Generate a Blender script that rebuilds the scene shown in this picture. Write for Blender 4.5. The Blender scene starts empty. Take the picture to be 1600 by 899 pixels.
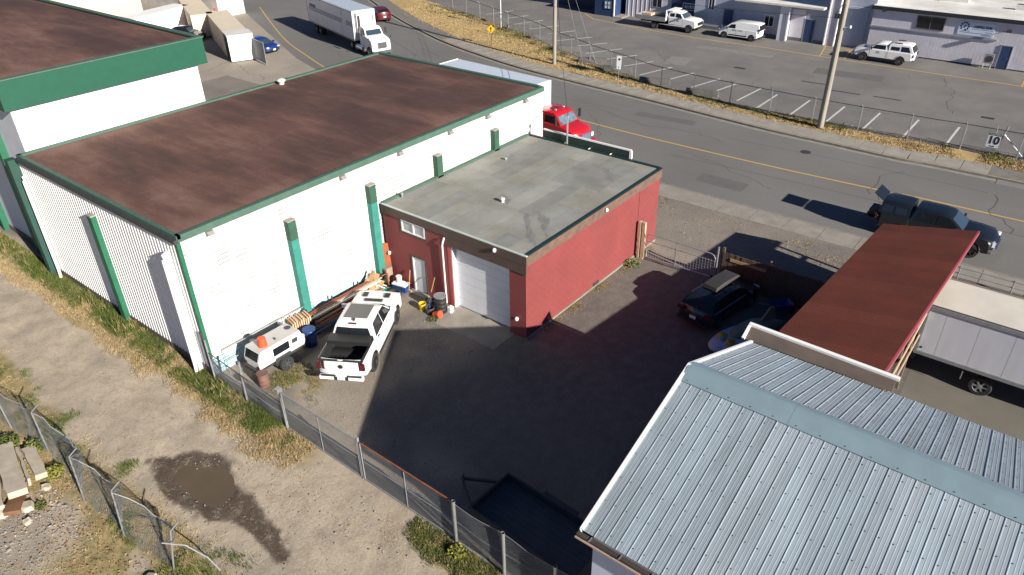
import bpy, math, random
import numpy as np
from mathutils import Vector, Matrix
random.seed(7); rng = np.random.default_rng(11)
PI = math.pi; R = math.radians

# ------------------------------------------------------------------ camera
scene = bpy.context.scene
COL = scene.collection
cam = bpy.data.cameras.new('camera'); camo = bpy.data.objects.new('camera', cam); COL.objects.link(camo)
pit, roll, yaw = R(31.71), R(-1.08), R(38.79)
fw = Vector((math.cos(pit)*math.cos(yaw), math.cos(pit)*math.sin(yaw), -math.sin(pit)))
rt = Vector((math.sin(yaw), -math.cos(yaw), 0)); up = rt.cross(fw)
rt, up = math.cos(roll)*rt+math.sin(roll)*up, -math.sin(roll)*rt+math.cos(roll)*up
m3 = Matrix((rt, up, -fw)).transposed()
camo.matrix_world = Matrix.Translation((0, 0, 19.5)) @ m3.to_4x4()
cam.sensor_width = 36; cam.lens = 36*1150/1600; cam.clip_end = 2000; cam.clip_start = .5
scene.camera = camo

# ------------------------------------------------------------------ sky, sun, exposure
SUN = Vector((.36, 2.3, -1.0))
elev = math.atan2(1, math.hypot(.36, 2.3)); azim = math.atan2(-.36, -2.3)
w = bpy.data.worlds.new('World'); scene.world = w; w.use_nodes = True
nt = w.node_tree; bg = nt.nodes['Background']
sk = nt.nodes.new('ShaderNodeTexSky'); sk.sky_type = 'NISHITA'; sk.sun_disc = False
sk.sun_elevation = elev; sk.sun_rotation = azim; sk.air_density = .50; sk.dust_density = .08; sk.ozone_density = 5.0
nt.links.new(sk.outputs[0], bg.inputs[0]); bg.inputs[1].default_value = .05
sl = bpy.data.lights.new('sun', 'SUN'); sl.energy = 5.0; sl.angle = R(.53); sl.color = (1, .94, .85)
so = bpy.data.objects.new('sun', sl); COL.objects.link(so)
so.rotation_euler = SUN.to_track_quat('-Z', 'Y').to_euler()
scene.view_settings.view_transform = 'Standard'; scene.view_settings.look = 'None'
scene.view_settings.exposure = .9; scene.view_settings.gamma = 1
scene.view_settings.use_curve_mapping = False

# ------------------------------------------------------------------ materials
def S(r, g, b):
    f = lambda c: ((c/255+.055)/1.055)**2.4 if c > 10 else c/255/12.92
    return (f(r), f(g), f(b))
MATS = {}
def mat(name, col, rough=.7, metal=0., var=.12, scale=1.5, col2=None, c2amt=.5, c2scale=.6, bump=0., bscale=30.,
        coat=0., stretch=(1, 1, 1), spec=.5, fine=0., fscale=60.):
    """procedural: base colour with large and fine noise, optional second colour in patches, optional relief"""
    if name in MATS: return MATS[name]
    m = bpy.data.materials.new(name); m.use_nodes = True; N = m.node_tree; L = N.links
    b = N.nodes['Principled BSDF']; b.inputs['Roughness'].default_value = rough; b.inputs['Metallic'].default_value = metal
    b.inputs['Specular IOR Level'].default_value = spec
    if coat: b.inputs['Coat Weight'].default_value = coat; b.inputs['Coat Roughness'].default_value = .06
    geo = N.nodes.new('ShaderNodeNewGeometry'); mp = N.nodes.new('ShaderNodeMapping'); mp.inputs['Scale'].default_value = stretch
    L.new(geo.outputs['Position'], mp.inputs['Vector'])
    def noise(s, d=6, r=.6):
        n = N.nodes.new('ShaderNodeTexNoise'); n.inputs['Scale'].default_value = s; n.inputs['Detail'].default_value = d
        n.inputs['Roughness'].default_value = r; L.new(mp.outputs[0], n.inputs['Vector']); return n.outputs['Fac']
    c = N.nodes.new('ShaderNodeRGB'); c.outputs[0].default_value = (*col, 1); cur = c.outputs[0]
    if col2:
        rp = N.nodes.new('ShaderNodeMapRange'); L.new(noise(c2scale, 8, .62), rp.inputs[0])
        rp.inputs[1].default_value = .5-.12; rp.inputs[2].default_value = .5+.12; rp.inputs[4].default_value = c2amt
        mx = N.nodes.new('ShaderNodeMix'); mx.data_type = 'RGBA'; L.new(rp.outputs[0], mx.inputs[0]); L.new(cur, mx.inputs[6])
        mx.inputs[7].default_value = (*col2, 1); cur = mx.outputs[2]
    for amt, s in ((var, scale), (fine, fscale)):
        if amt:
            rp = N.nodes.new('ShaderNodeMapRange'); L.new(noise(s), rp.inputs[0]); rp.inputs[1].default_value = .25; rp.inputs[2].default_value = .75
            rp.inputs[3].default_value = 1-amt; rp.inputs[4].default_value = 1+amt
            mx = N.nodes.new('ShaderNodeMix'); mx.data_type = 'RGBA'; mx.blend_type = 'MULTIPLY'; mx.inputs[0].default_value = 1
            L.new(cur, mx.inputs[6]); L.new(rp.outputs[0], mx.inputs[7]); cur = mx.outputs[2]
    L.new(cur, b.inputs['Base Color'])
    if bump:
        bp = N.nodes.new('ShaderNodeBump'); bp.inputs['Strength'].default_value = min(1, bump); bp.inputs['Distance'].default_value = .02
        L.new(noise(bscale, 8, .7), bp.inputs['Height']); L.new(bp.outputs[0], b.inputs['Normal'])
    MATS[name] = m; return m

def earth_material():
    m = bpy.data.materials.new('earth'); m.use_nodes = True; N = m.node_tree; L = N.links; b = N.nodes['Principled BSDF']
    geo = N.nodes.new('ShaderNodeNewGeometry'); P = geo.outputs['Position']
    a1 = N.nodes.new('ShaderNodeAttribute'); a1.attribute_name = 'cover'
    sp = N.nodes.new('ShaderNodeSeparateColor'); L.new(a1.outputs['Color'], sp.inputs[0])
    def noise(s, d=8, r=.65):
        n = N.nodes.new('ShaderNodeTexNoise'); n.inputs['Scale'].default_value = s; n.inputs['Detail'].default_value = d; n.inputs['Roughness'].default_value = r
        L.new(P, n.inputs['Vector']); return n.outputs['Fac']
    def mr(x, a, c, d=0., e=1.):
        n = N.nodes.new('ShaderNodeMapRange'); L.new(x, n.inputs[0]); n.inputs[1].default_value = a; n.inputs[2].default_value = c
        n.inputs[3].default_value = d; n.inputs[4].default_value = e; return n.outputs[0]
    def mix(f, x, y, mode='MIX'):
        n = N.nodes.new('ShaderNodeMix'); n.data_type = 'RGBA'; n.blend_type = mode
        if isinstance(f, float): n.inputs[0].default_value = f
        else: L.new(f, n.inputs[0])
        for k, v in ((6, x), (7, y)):
            if isinstance(v, tuple): n.inputs[k].default_value = (*v, 1)
            else: L.new(v, n.inputs[k])
        return n.outputs[2]
    def math_(op, x, y):
        n = N.nodes.new('ShaderNodeMath'); n.operation = op
        for k, v in ((0, x), (1, y)):
            if isinstance(v, float): n.inputs[k].default_value = v
            else: L.new(v, n.inputs[k])
        return n.outputs[0]
    n1, n2, n3, n5 = noise(.35), noise(2.2), noise(14.), noise(48., 4, .8)
    dirt = mix(mr(n1, .35, .65), (.445, .375, .29), (.385, .325, .25))
    dirt = mix(mr(n2, .45, .7), dirt, (.315, .265, .205))
    vo = N.nodes.new('ShaderNodeTexVoronoi'); vo.inputs['Scale'].default_value = 22.; L.new(P, vo.inputs['Vector'])
    stone = N.nodes.new('ShaderNodeSeparateColor'); L.new(vo.outputs['Color'], stone.inputs[0])
    gravel = mix(stone.outputs[0], (.13, .12, .112), (.25, .225, .20))
    gravel = mix(mr(n1, .4, .62), gravel, (.155, .14, .127)); gravel = mix(mr(n2, .52, .72, 0, .6), gravel, (.235, .205, .17))
    shadeyard = mix(mr(n2, .4, .65), (.115, .108, .102), (.165, .15, .135))  # yard gravel tone lowered to help deepen the shaded yard
    grass = mix(mr(n2, .4, .6), (.34, .26, .13), (.22, .19, .09))
    cur = mix(math_('ADD', sp.outputs[1], math_('MULTIPLY', math_('SUBTRACT', n3, .5), .3)), dirt, gravel)
    cur = mix(a1.outputs['Alpha'], cur, shadeyard)
    cur = mix(mr(math_('ADD', sp.outputs[0], math_('MULTIPLY', math_('SUBTRACT', n3, .5), .9)), .35, .65), cur, grass)
    wet = mr(math_('ADD', sp.outputs[2], math_('ADD', math_('MULTIPLY', math_('SUBTRACT', n3, .5), .8), math_('MULTIPLY', math_('SUBTRACT', n2, .5), .7))), .35, .62)
    cur = mix(wet, cur, mix(mr(n2, .50, .66, 0, .75), mix(mr(n3, .3, .75), (.075, .054, .038), (.115, .088, .064)), mix(mr(n3, .4, .6), (.13, .105, .08), (.27, .235, .19))))
    cur = mix(.55, cur, mix(mr(n3, .3, .7), (.62, .62, .62), (1.36, 1.34, 1.31)), 'MULTIPLY'); cur = mix(.7, cur, mix(mr(n5, .32, .68), (.5, .5, .5), (1.5, 1.48, 1.45)), 'MULTIPLY')
    L.new(cur, b.inputs['Base Color'])
    L.new(mr(wet, 0, 1, .92, .55), b.inputs['Roughness']); b.inputs['Specular IOR Level'].default_value = .25
    bp = N.nodes.new('ShaderNodeBump'); bp.inputs['Strength'].default_value = .7; bp.inputs['Distance'].default_value = .03
    h = math_('ADD', math_('MULTIPLY', noise(7., 10, .72), 1.), math_('MULTIPLY', vo.outputs['Distance'], .12))
    L.new(h, bp.inputs['Height']); L.new(bp.outputs[0], b.inputs['Normal'])
    return m
def roofing_material(name, x0, x1, y0, y1, tones):
    """weathered roll roofing: streaks of four tones, paler where the cap sheet has worn along the edges and at the west end"""
    m = bpy.data.materials.new(name); m.use_nodes = True; N = m.node_tree; L = N.links; b = N.nodes['Principled BSDF']; b.inputs['Roughness'].default_value = .93; b.inputs['Specular IOR Level'].default_value = .15
    geo = N.nodes.new('ShaderNodeNewGeometry'); sx = N.nodes.new('ShaderNodeSeparateXYZ'); L.new(geo.outputs['Position'], sx.inputs[0])
    def noise(s, st, d=8):
        mp = N.nodes.new('ShaderNodeMapping'); mp.inputs['Scale'].default_value = st; L.new(geo.outputs['Position'], mp.inputs['Vector'])
        n = N.nodes.new('ShaderNodeTexNoise'); n.inputs['Scale'].default_value = s; n.inputs['Detail'].default_value = d; n.inputs['Roughness'].default_value = .62; L.new(mp.outputs[0], n.inputs['Vector']); return n.outputs['Fac']
    def mr(x, a, c, d, e):
        n = N.nodes.new('ShaderNodeMapRange'); n.interpolation_type = 'SMOOTHSTEP'; L.new(x, n.inputs[0])
        for k, v in enumerate((a, c, d, e)): n.inputs[k+1].default_value = v
        return n.outputs[0]
    def add(x, y, op='ADD'):
        n = N.nodes.new('ShaderNodeMath'); n.operation = op
        for k, v in ((0, x), (1, y)):
            if isinstance(v, float): n.inputs[k].default_value = v
            else: L.new(v, n.inputs[k])
        return n.outputs[0]
    f = add(noise(.30, (1.3, .35, 1)), add(mr(sx.outputs[0], x0, x0+11, .15, 0), add(mr(sx.outputs[0], x1-2.5, x1, 0, .07), add(mr(sx.outputs[1], y0, y0+1.6, .11, 0), mr(sx.outputs[1], y1-1.4, y1, 0, .10)))))
    f = add(f, add(add(noise(2.4, (1.6, .5, 1)), .5, 'SUBTRACT'), .15, 'MULTIPLY'))
    r = N.nodes.new('ShaderNodeValToRGB'); e = r.color_ramp.elements
    for p, c in zip((.36, .50, .60, .74), tones):
        q = e[0] if p == .36 else e[len(e)-1] if p == .74 else e.new(p); q.position = p; q.color = (*c, 1)
    L.new(f, r.inputs[0]); mx = N.nodes.new('ShaderNodeMix'); mx.data_type = 'RGBA'; mx.blend_type = 'MULTIPLY'; mx.inputs[0].default_value = 1; L.new(r.outputs[0], mx.inputs[6]); L.new(mr(noise(16., (1, 1, 1)), .3, .7, .82, 1.18), mx.inputs[7]); L.new(mx.outputs[2], b.inputs['Base Color'])
    bp = N.nodes.new('ShaderNodeBump'); bp.inputs['Strength'].default_value = .25; bp.inputs['Distance'].default_value = .02; L.new(noise(25., (1, 1, 1)), bp.inputs['Height']); L.new(bp.outputs[0], b.inputs['Normal']); return m
# ------------------------------------------------------------------ mesh helpers
class MB:
    def __init__(s): s.v = []; s.f = []; s.m = []
    def add(s, vs, fs, m=0):
        o = len(s.v); s.v += [tuple(p) for p in vs]; s.f += [tuple(i+o for i in f) for f in fs]; s.m += [m]*len(fs); return s
    def box(s, x0, x1, y0, y1, z0, z1, m=0):
        return s.add([(x, y, z) for z in (z0, z1) for y in (y0, y1) for x in (x0, x1)],
                     [(0, 2, 3, 1), (4, 5, 7, 6), (0, 1, 5, 4), (2, 6, 7, 3), (0, 4, 6, 2), (1, 3, 7, 5)], m)
    def obox(s, c, size, rz=0., m=0, M=None):
        hx, hy, hz = [q/2 for q in size]; M = M or Matrix.Rotation(rz, 3, 'Z'); c = Vector(c)
        return s.add([c+M @ Vector((x, y, z)) for z in (-hz, hz) for y in (-hy, hy) for x in (-hx, hx)],
                     [(0, 2, 3, 1), (4, 5, 7, 6), (0, 1, 5, 4), (2, 6, 7, 3), (0, 4, 6, 2), (1, 3, 7, 5)], m)
    def bar(s, a, b, w, h, m=0):
        a, b = Vector(a), Vector(b); d = b-a; L = d.length; q = d.to_track_quat('X', 'Z').to_matrix()
        return s.obox((a+b)/2, (L, w, h), 0, m, q)
    def prism(s, poly, z0, z1, m=0):
        n = len(poly); vs = [(x, y, z0) for x, y in poly]+[(x, y, z1) for x, y in poly]
        return s.add(vs, [tuple(range(n))[::-1], tuple(range(n, 2*n))]+[(i, (i+1) % n, n+(i+1) % n, n+i) for i in range(n)], m)
    def quad(s, *p, m=0): return s.add(p, [tuple(range(len(p)))], m)
    def tube(s, path, r, n=6, m=0, cap=True):
        P = [Vector(p) for p in path]; rs = r if isinstance(r, (list, tuple)) else [r]*len(P); vs = []
        for i, p in enumerate(P):
            d = (P[min(i+1, len(P)-1)]-P[max(i-1, 0)]).normalized()
            a = d.orthogonal() if abs(d.z) > .9 else d.cross(Vector((0, 0, 1))); a.normalize(); b = d.cross(a)
            vs += [p+rs[i]*(math.cos(2*PI*k/n)*a+math.sin(2*PI*k/n)*b) for k in range(n)]
        fs = [(i*n+k, i*n+(k+1) % n, (i+1)*n+(k+1) % n, (i+1)*n+k) for i in range(len(P)-1) for k in range(n)]
        if cap: fs += [tuple(range(n))[::-1], tuple((len(P)-1)*n+k for k in range(n))]
        return s.add(vs, fs, m)
    def lathe(s, prof, c=(0, 0, 0), n=16, m=0, axis='Z', cap=True):
        vs = []
        for r, h in prof:
            for k in range(n):
                a = 2*PI*k/n; x, y = r*math.cos(a), r*math.sin(a)
                vs.append((c[0]+x, c[1]+y, c[2]+h) if axis == 'Z' else (c[0]+x, c[1]+h, c[2]+y) if axis == 'Y' else (c[0]+h, c[1]+x, c[2]+y))
        fs = [(i*n+k, i*n+(k+1) % n, (i+1)*n+(k+1) % n, (i+1)*n+k) for i in range(len(prof)-1) for k in range(n)]
        if cap: fs += [tuple(range(n))[::-1], tuple((len(prof)-1)*n+k for k in range(n))]
        return s.add(vs, fs, m)
    def build(s, name, mats, parent=None, world=False, smooth=False, angle=35, label=None, kind=None):
        me = bpy.data.meshes.new(name); off = Vector(parent.location) if (world and parent) else Vector((0, 0, 0))
        me.from_pydata([tuple(Vector(p)-off) for p in s.v], [], s.f)
        if not isinstance(mats, (list, tuple)): mats = [mats]
        for q in mats: me.materials.append(q)
        if len(mats) > 1: me.polygons.foreach_set('material_index', s.m)
        if smooth: me.polygons.foreach_set('use_smooth', [True]*len(s.f)); me.set_sharp_from_angle(angle=R(angle))
        me.update(); o = bpy.data.objects.new(name, me); COL.objects.link(o)
        if parent: o.parent = parent
        if label: o['label'] = label
        if kind: o['kind'] = kind
        return o
def thing(name, label, cat, loc=(0, 0, 0), rz=0., group=None):
    o = bpy.data.objects.new(name, None); COL.objects.link(o); o.location = loc; o.rotation_euler = (0, 0, rz); o.empty_display_size = .2
    return tag(o, label, cat, group)
def tag(o, label, cat, group=None):
    o['label'] = label; o['category'] = cat
    if group: o['group'] = group
    return o
def copy_tree(o, parent=None):
    c = o.copy(); COL.objects.link(c); c.parent = parent
    for ch in list(o.children): copy_tree(ch, c)
    return c
def link(name, mesh, parent, loc=(0, 0, 0), rot=(0, 0, 0), sc=(1, 1, 1)):
    o = bpy.data.objects.new(name, mesh); COL.objects.link(o); o.parent = parent; o.location = loc; o.rotation_euler = rot; o.scale = sc; return o
def struct(name, mb, m): return mb.build(name, m, kind='structure')
def lettering(s, size, m, parent, M, depth=.004, name='lettering', squeeze=1., bold=0.):
    cu = bpy.data.curves.new(name, 'FONT'); cu.body = s; cu.size = size; cu.align_x = 'CENTER'; cu.align_y = 'CENTER'; cu.extrude = depth; cu.offset = bold
    t = bpy.data.objects.new(name, cu); COL.objects.link(t)
    me = bpy.data.meshes.new_from_object(t.evaluated_get(bpy.context.evaluated_depsgraph_get())); bpy.data.objects.remove(t)
    me.materials.clear(); me.materials.append(m); me.name = name
    me.transform(M @ Matrix.Scale(squeeze, 4, (1, 0, 0))); o = bpy.data.objects.new(name, me); COL.objects.link(o); o.parent = parent; return o
def facing_negx(x, y, z):     # text plane facing -X, reading left to right for a viewer on the -X side
    return Matrix(((0, 0, -1, x), (-1, 0, 0, y), (0, 1, 0, z), (0, 0, 0, 1)))
def vnoise(x, y, seed=0):
    r = np.random.default_rng(seed).random((64, 64)); xi = np.floor(x).astype(int); yi = np.floor(y).astype(int); fx = x-xi; fy = y-yi
    fx = fx*fx*(3-2*fx); fy = fy*fy*(3-2*fy); g = lambda a, b: r[a % 64, b % 64]
    return (g(xi, yi)*(1-fx)+g(xi+1, yi)*fx)*(1-fy)+(g(xi, yi+1)*(1-fx)+g(xi+1, yi+1)*fx)*fy
def fbm(x, y, s, seed=0): return (vnoise(x*s, y*s, seed)+.5*vnoise(x*s*2, y*s*2, seed+1)+.25*vnoise(x*s*4, y*s*4, seed+2))/1.75
def sstep(a, b, x): t = np.clip((x-a)/(b-a), 0, 1); return t*t*(3-2*t)
def in_poly(x, y, P):
    c = np.zeros_like(x, bool); n = len(P)
    for i in range(n):
        (x0, y0), (x1, y1) = P[i], P[(i+1) % n]
        if y0 == y1: continue
        c ^= ((y0 > y) != (y1 > y)) & (x < (x1-x0)*(y-y0)/(y1-y0)+x0)
    return c
def smooth_line(P, step=1.):
    P = [np.array(p, float) for p in P]; out = []
    for i in range(len(P)-1):
        p0, p1, p2, p3 = P[max(i-1, 0)], P[i], P[i+1], P[min(i+2, len(P)-1)]; n = max(1, int(np.linalg.norm(p2-p1)/step))
        for k in range(n):
            t = k/n; out.append(.5*((2*p1)+(-p0+p2)*t+(2*p0-5*p1+4*p2-p3)*t*t+(-p0+3*p1-3*p2+p3)*t**3))
    out.append(P[-1]); return [tuple(p) for p in out]
def offset_line(P, d):
    out = []
    for i, p in enumerate(P):
        a = np.array(P[max(i-1, 0)]); b = np.array(P[min(i+1, len(P)-1)]); t = b-a; t = t/np.linalg.norm(t); out.append((p[0]+t[1]*d, p[1]-t[0]*d))
    return out
def strip(mb, A, B, z, m=0):
    n = len(A); zz = z if isinstance(z, tuple) else (z, z)
    return mb.add([(x, y, zz[0]) for x, y in A]+[(x, y, zz[1]) for x, y in B], [(i, i+1, n+i+1, n+i) for i in range(n-1)], m)
def resample(P, step):
    P = np.array(P); d = np.r_[0, np.cumsum(np.linalg.norm(np.diff(P, axis=0), axis=1))]; s = np.arange(0, d[-1], step)
    return [(np.interp(q, d, P[:, 0]), np.interp(q, d, P[:, 1])) for q in s]
def arr_mesh(name, V, F, mats, mi=None, parent=None, kind='stuff'):
    me = bpy.data.meshes.new(name); me.from_pydata(V.tolist() if hasattr(V, 'tolist') else V, [], F.tolist() if hasattr(F, 'tolist') else F)
    for q in (mats if isinstance(mats, list) else [mats]): me.materials.append(q)
    if mi is not None: me.polygons.foreach_set('material_index', mi)
    me.update(); o = bpy.data.objects.new(name, me); COL.objects.link(o); o['kind'] = kind
    if parent: o.parent = parent
    return o

# palette
white = mat('white_paint', (.8, .79, .77), .55, var=.05, scale=.6, fine=.03)
whitewall = mat('white_block_paint', (.66, .64, .61), .8, var=.14, scale=.9, col2=(.40, .38, .35), c2amt=.45, c2scale=1.1, fine=.06, fscale=25)
dirtywhite = mat('dirty_white', (.62, .60, .57), .7, var=.15, scale=1.2)
palewall = mat('pale_wall', (.60, .61, .66), .7, var=.08)
green = mat('green_trim', (.012, .115, .058), .6, var=.2, scale=2, fine=.1)
fadedgreen = mat('faded_green', (.060, .12, .088), .65, var=.15, scale=3, fine=.1)
teal = mat('teal_paint', (.032, .20, .16), .7, var=.18, scale=3, fine=.15)
brownroof = mat('brown_roofing', (.072, .047, .042), .92, var=.22, scale=.5, col2=(.150, .092, .074), c2amt=.8, c2scale=.24, fine=.12, fscale=14, stretch=(1.5, .45, 1), bump=.25, bscale=25, spec=.2)
brownroof2 = mat('brown_roofing_worn', (.175, .108, .085), .92, var=.2, scale=.6, col2=(.085, .057, .05), c2amt=.8, c2scale=.5, fine=.12, fscale=14, stretch=(1.5, .4, 1), spec=.2)
redwall = mat('red_block_paint', (.225, .046, .044), .75, var=.10, scale=.8, fine=.06, fscale=18, col2=(.19, .041, .040), c2amt=.6)
brownfascia = mat('brown_fascia', (.085, .055, .042), .75, var=.15, scale=2, fine=.1)
wornfascia = mat('worn_brown_board', (.16, .09, .065), .85, var=.25, scale=3, col2=(.10, .07, .055), c2amt=.7, c2scale=2.5, fine=.2, fscale=20)
greyroof = [mat('grey_roofing_%s' % k, c, .9, var=.12, scale=.8, col2=c2, c2amt=.75, c2scale=.42, fine=.07, fscale=20, spec=.2) for k, c, c2 in
            (('a', (.275, .28, .26), (.21, .20, .165)), ('b', (.30, .30, .275), (.215, .20, .16)), ('c', (.25, .255, .24), (.175, .17, .15)))]
stainmat = mat('roof_stain', (.19, .19, .178), .85, var=.25, scale=3, fine=.15, fscale=15)
asphalt = mat('road_asphalt', (.150, .144, .136), .9, var=.10, scale=.25, col2=(.185, .177, .166), c2amt=.55, c2scale=.12, fine=.15, fscale=30, bump=.35, bscale=60, stretch=(1, .5, 1), spec=.3)
lotasphalt = mat('lot_asphalt', (.165, .155, .145), .9, var=.14, scale=.3, col2=(.195, .182, .168), c2amt=.7, c2scale=.15, fine=.12, fscale=25, bump=.3, bscale=50, spec=.3)
yardconc = mat('yard_paving', (.33, .29, .235), .9, var=.12, scale=.3, col2=(.26, .23, .19), c2amt=.8, c2scale=.13, fine=.1, fscale=20, spec=.3)
concrete = mat('concrete', (.275, .25, .215), .9, var=.16, scale=1.2, col2=(.21, .19, .16), c2amt=.6, c2scale=.9, fine=.1, fscale=25, bump=.2, bscale=40)
concrete2 = mat('concrete_light', (.30, .275, .235), .9, var=.16, scale=1.2, col2=(.23, .205, .17), c2amt=.6, c2scale=.7, fine=.1, fscale=25)
kerbm = mat('kerb_concrete', (.20, .185, .165), .9, var=.25, scale=2, fine=.15)
yellowline = mat('yellow_line', (.52, .33, .085), .8, var=.12, scale=3, col2=(.40, .28, .11), c2amt=.6, c2scale=3)
redkerb = mat('faded_red_paint', (.26, .135, .11), .85, var=.25, scale=3)
whiteline = mat('white_line', (.58, .57, .54), .8, var=.15, scale=3)
darktar = mat('tar', (.035, .034, .034), .8, var=.2)
galv = mat('galvanised', (.46, .47, .48), .42, metal=.75, var=.15, scale=6, fine=.1)
galvdull = mat('galvanised_dull', (.30, .31, .32), .6, metal=.4, var=.2, scale=6)
darksteel = mat('dark_steel', (.06, .06, .063), .55, metal=.3, var=.2)
wire = mat('fence_wire', (.24, .25, .26), .5, metal=.5, var=.1)
rust = mat('rust', (.26, .085, .035), .85, var=.35, scale=5, fine=.2)
blk = mat('black_plastic', (.02, .02, .021), .5, var=.15)
rubber = mat('rubber', (.025, .025, .026), .85, var=.2, scale=5)
glass = mat('dark_glass', (.012, .015, .018), .08, var=0, spec=.6)
glassb = mat('tinted_windscreen', (.03, .05, .07), .06, var=0, spec=.7)
chrome = mat('bright_metal', (.6, .6, .61), .18, metal=1, var=.05)
rimm = mat('alloy_rim', (.25, .255, .26), .35, metal=.8, var=.1)
redlamp = mat('red_lens', (.10, .008, .012), .25, var=.1)
clearlamp = mat('clear_lens', (.55, .56, .58), .15, var=.05)
wood = mat('raw_wood', (.42, .27, .14), .8, var=.25, scale=4, fine=.15, fscale=30)
woodpale = mat('pale_wood', (.52, .38, .25), .8, var=.2, scale=4, fine=.12, fscale=30)
woodgrey = mat('weathered_wood', (.20, .155, .115), .85, var=.3, scale=3, fine=.2, fscale=20)
fencewood = mat('fence_wood', (.11, .075, .05), .88, var=.3, scale=3, fine=.2, fscale=20)
metalroof = mat('pale_metal_roofing', (.325, .372, .408), .58, metal=.05, var=.11, scale=1.2, col2=(.235, .28, .31), c2amt=.6, c2scale=.7, fine=.05, fscale=25, stretch=(.35, 1.6, 1))
metalroof_d = mat('grimy_metal_roofing', (.28, .33, .365), .5, metal=.2, var=.12, scale=1.5, col2=(.21, .23, .24), c2amt=.45, c2scale=1.1, fine=.12, fscale=18, stretch=(.4, 1.6, 1))
ridgem = mat('ridge_flashing', (.28, .38, .42), .4, metal=.3, var=.08, scale=1.5)
leanroof = mat('red_brown_metal', (.150, .036, .017), .6, var=.12, scale=.8, col2=(.115, .032, .018), c2amt=.6, c2scale=.7, fine=.06)
pinktrim = mat('red_trim_paint', (.36, .075, .095), .5, var=.1)
navy = mat('navy_paint', (.02, .045, .12), .6, var=.15)
bluedoor = mat('blue_door_paint', (.02, .045, .12), .6, var=.12)
siding = mat('pale_siding', (.60, .57, .62), .75, var=.1, scale=2, fine=.05, fscale=20)
greysiding = mat('grey_siding', (.36, .39, .46), .75, var=.08, scale=1)
membrane = mat('white_membrane', (.72, .70, .65), .8, var=.1, scale=.5, col2=(.45, .43, .39), c2amt=.6, c2scale=.35)
poleWood = mat('pole_wood', (.27, .245, .20), .85, var=.2, scale=3, fine=.2, fscale=20, stretch=(2, 2, .15))
cream = mat('cream_metal', (.60, .50, .37), .65, var=.08, scale=.8)
water = mat('muddy_water', (.115, .085, .055), .06, var=.15, scale=.6, spec=.5)
signwhite = mat('sign_white', (.74, .76, .78), .5, var=.03)
black = mat('black_print', (.012, .012, .014), .6, var=0)
signyellow = mat('sign_yellow', (.72, .46, .015), .5, var=.05)
# ================================================================== THE SETTING
# one earth sheet: finely gridded where the camera sees it close
gx = np.r_[-120, -40, -12, np.arange(-3, 12.01, .2), np.arange(12.25, 38.8, .5), 38.75]; gy = np.r_[-90, -30, np.arange(-8, 50.01, .25), 54, 58, 62, 66]
X, Y = np.meshgrid(gx, gy, indexing='ij'); nv = X.size
n1 = fbm(X, Y, .35, 1); n2 = fbm(X, Y, 1.3, 5); n4 = fbm(X, Y, .9, 9)
PUD = [(7.2, 21.7), (7.65, 21.7), (8.2, 20.8), (8.5, 19.9), (8.1, 19.25), (7.5, 19.0), (7.1, 19.5), (7.05, 20.6)]
WET = [(6.9, 23.1), (7.8, 23.1), (9.1, 21.4), (8.75, 19.8), (8.35, 19.0), (8.25, 17.9), (8.15, 16.3), (7.55, 14.9), (7.0, 15.4), (7.2, 17.3), (7.2, 18.2), (6.7, 18.7), (6.3, 20.3), (6.4, 22.4)]
def pdist(Pg, x, y):
    P = np.array(Pg); best = np.full(x.shape, 1e9)
    for i in range(len(P)):
        a, b = P[i], P[(i+1) % len(P)]; d = b-a; t = np.clip(((x-a[0])*d[0]+(y-a[1])*d[1])/(d@d), 0, 1)
        best = np.minimum(best, np.hypot(x-a[0]-t*d[0], y-a[1]-t*d[1]))
    return np.where(in_poly(x, y, Pg), best, -best)
Z = (n2-.5)*.07*sstep(11.2, 10.2, X)+(n1-.5)*.10*sstep(11.2, 9.5, X)
for rutx in (7.7, 9.2): Z -= .045*np.exp(-((X-rutx-(n1-.5)*.8)/.28)**2)*sstep(11, 10, X)
Z += .16*np.exp(-((X-5.2)/.6)**2)*n4*sstep(50, 44, Y)
Z = np.where(pdist(PUD, X, Y) > -.5, Z*.25-.085*sstep(-.35, .2, pdist(PUD, X, Y)+(n2-.5)*.25), Z)
Z[X < -3.1] = 0; Z[X > 11.3] = 0
# how much dry grass / gravel / wet soil / dark yard gravel, deepened for its shade, there is at each spot
grassm = sstep(9.5, 10.2, X+(n1-.5)*1.6)*sstep(11.6, 11.3, X)*sstep(16.5, 20.5, Y+(n2-.5)*2.)*.9
grassm = np.maximum(grassm, sstep(6.9, 5.7, X+(n1-.5)*1.9)*.8*sstep(.2, .55, n4+.15))
grassm = np.maximum(grassm, .75*np.exp(-((X-10.6)/.7)**2-((Y-10.8)/1.4)**2))
grassm = np.maximum(grassm, .8*np.exp(-((X-13.2)/1.0)**2-((Y-21.6)/1.0)**2)*n2*1.5)
gravm = sstep(11.0, 12.2, X+(n1-.5))*(.55+.45*sstep(.35, .55, n1)); gravm = np.maximum(gravm, .35*sstep(3.9, 3.2, X+(n1-.5)*2)*sstep(25, 24, Y)*sstep(20, 22, Y)); grassm = grassm*np.clip(np.hypot((X-2.6)/1.6, (Y-23.0)/1.8)-.45, 0, 1)
gravm = np.maximum(gravm, .22*sstep(.5, .7, n4)*(X < 11.3)); gravm = np.maximum(gravm, sstep(32.5, 33.5, X)*(.75+.25*n1))
shadeyardm = sstep(14, 17.5, X+(n1-.5)*3)*sstep(17.4, 16.0, Y+(n2-.5)*1.2)*sstep(32.5, 31, X)*.85
shadeyardm = np.maximum(shadeyardm, sstep(12.5, 14.5, X+(n1-.5)*2)*sstep(18.8, 16.4, Y+(n2-.5))*.8*sstep(32.5, 31, X))
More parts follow.
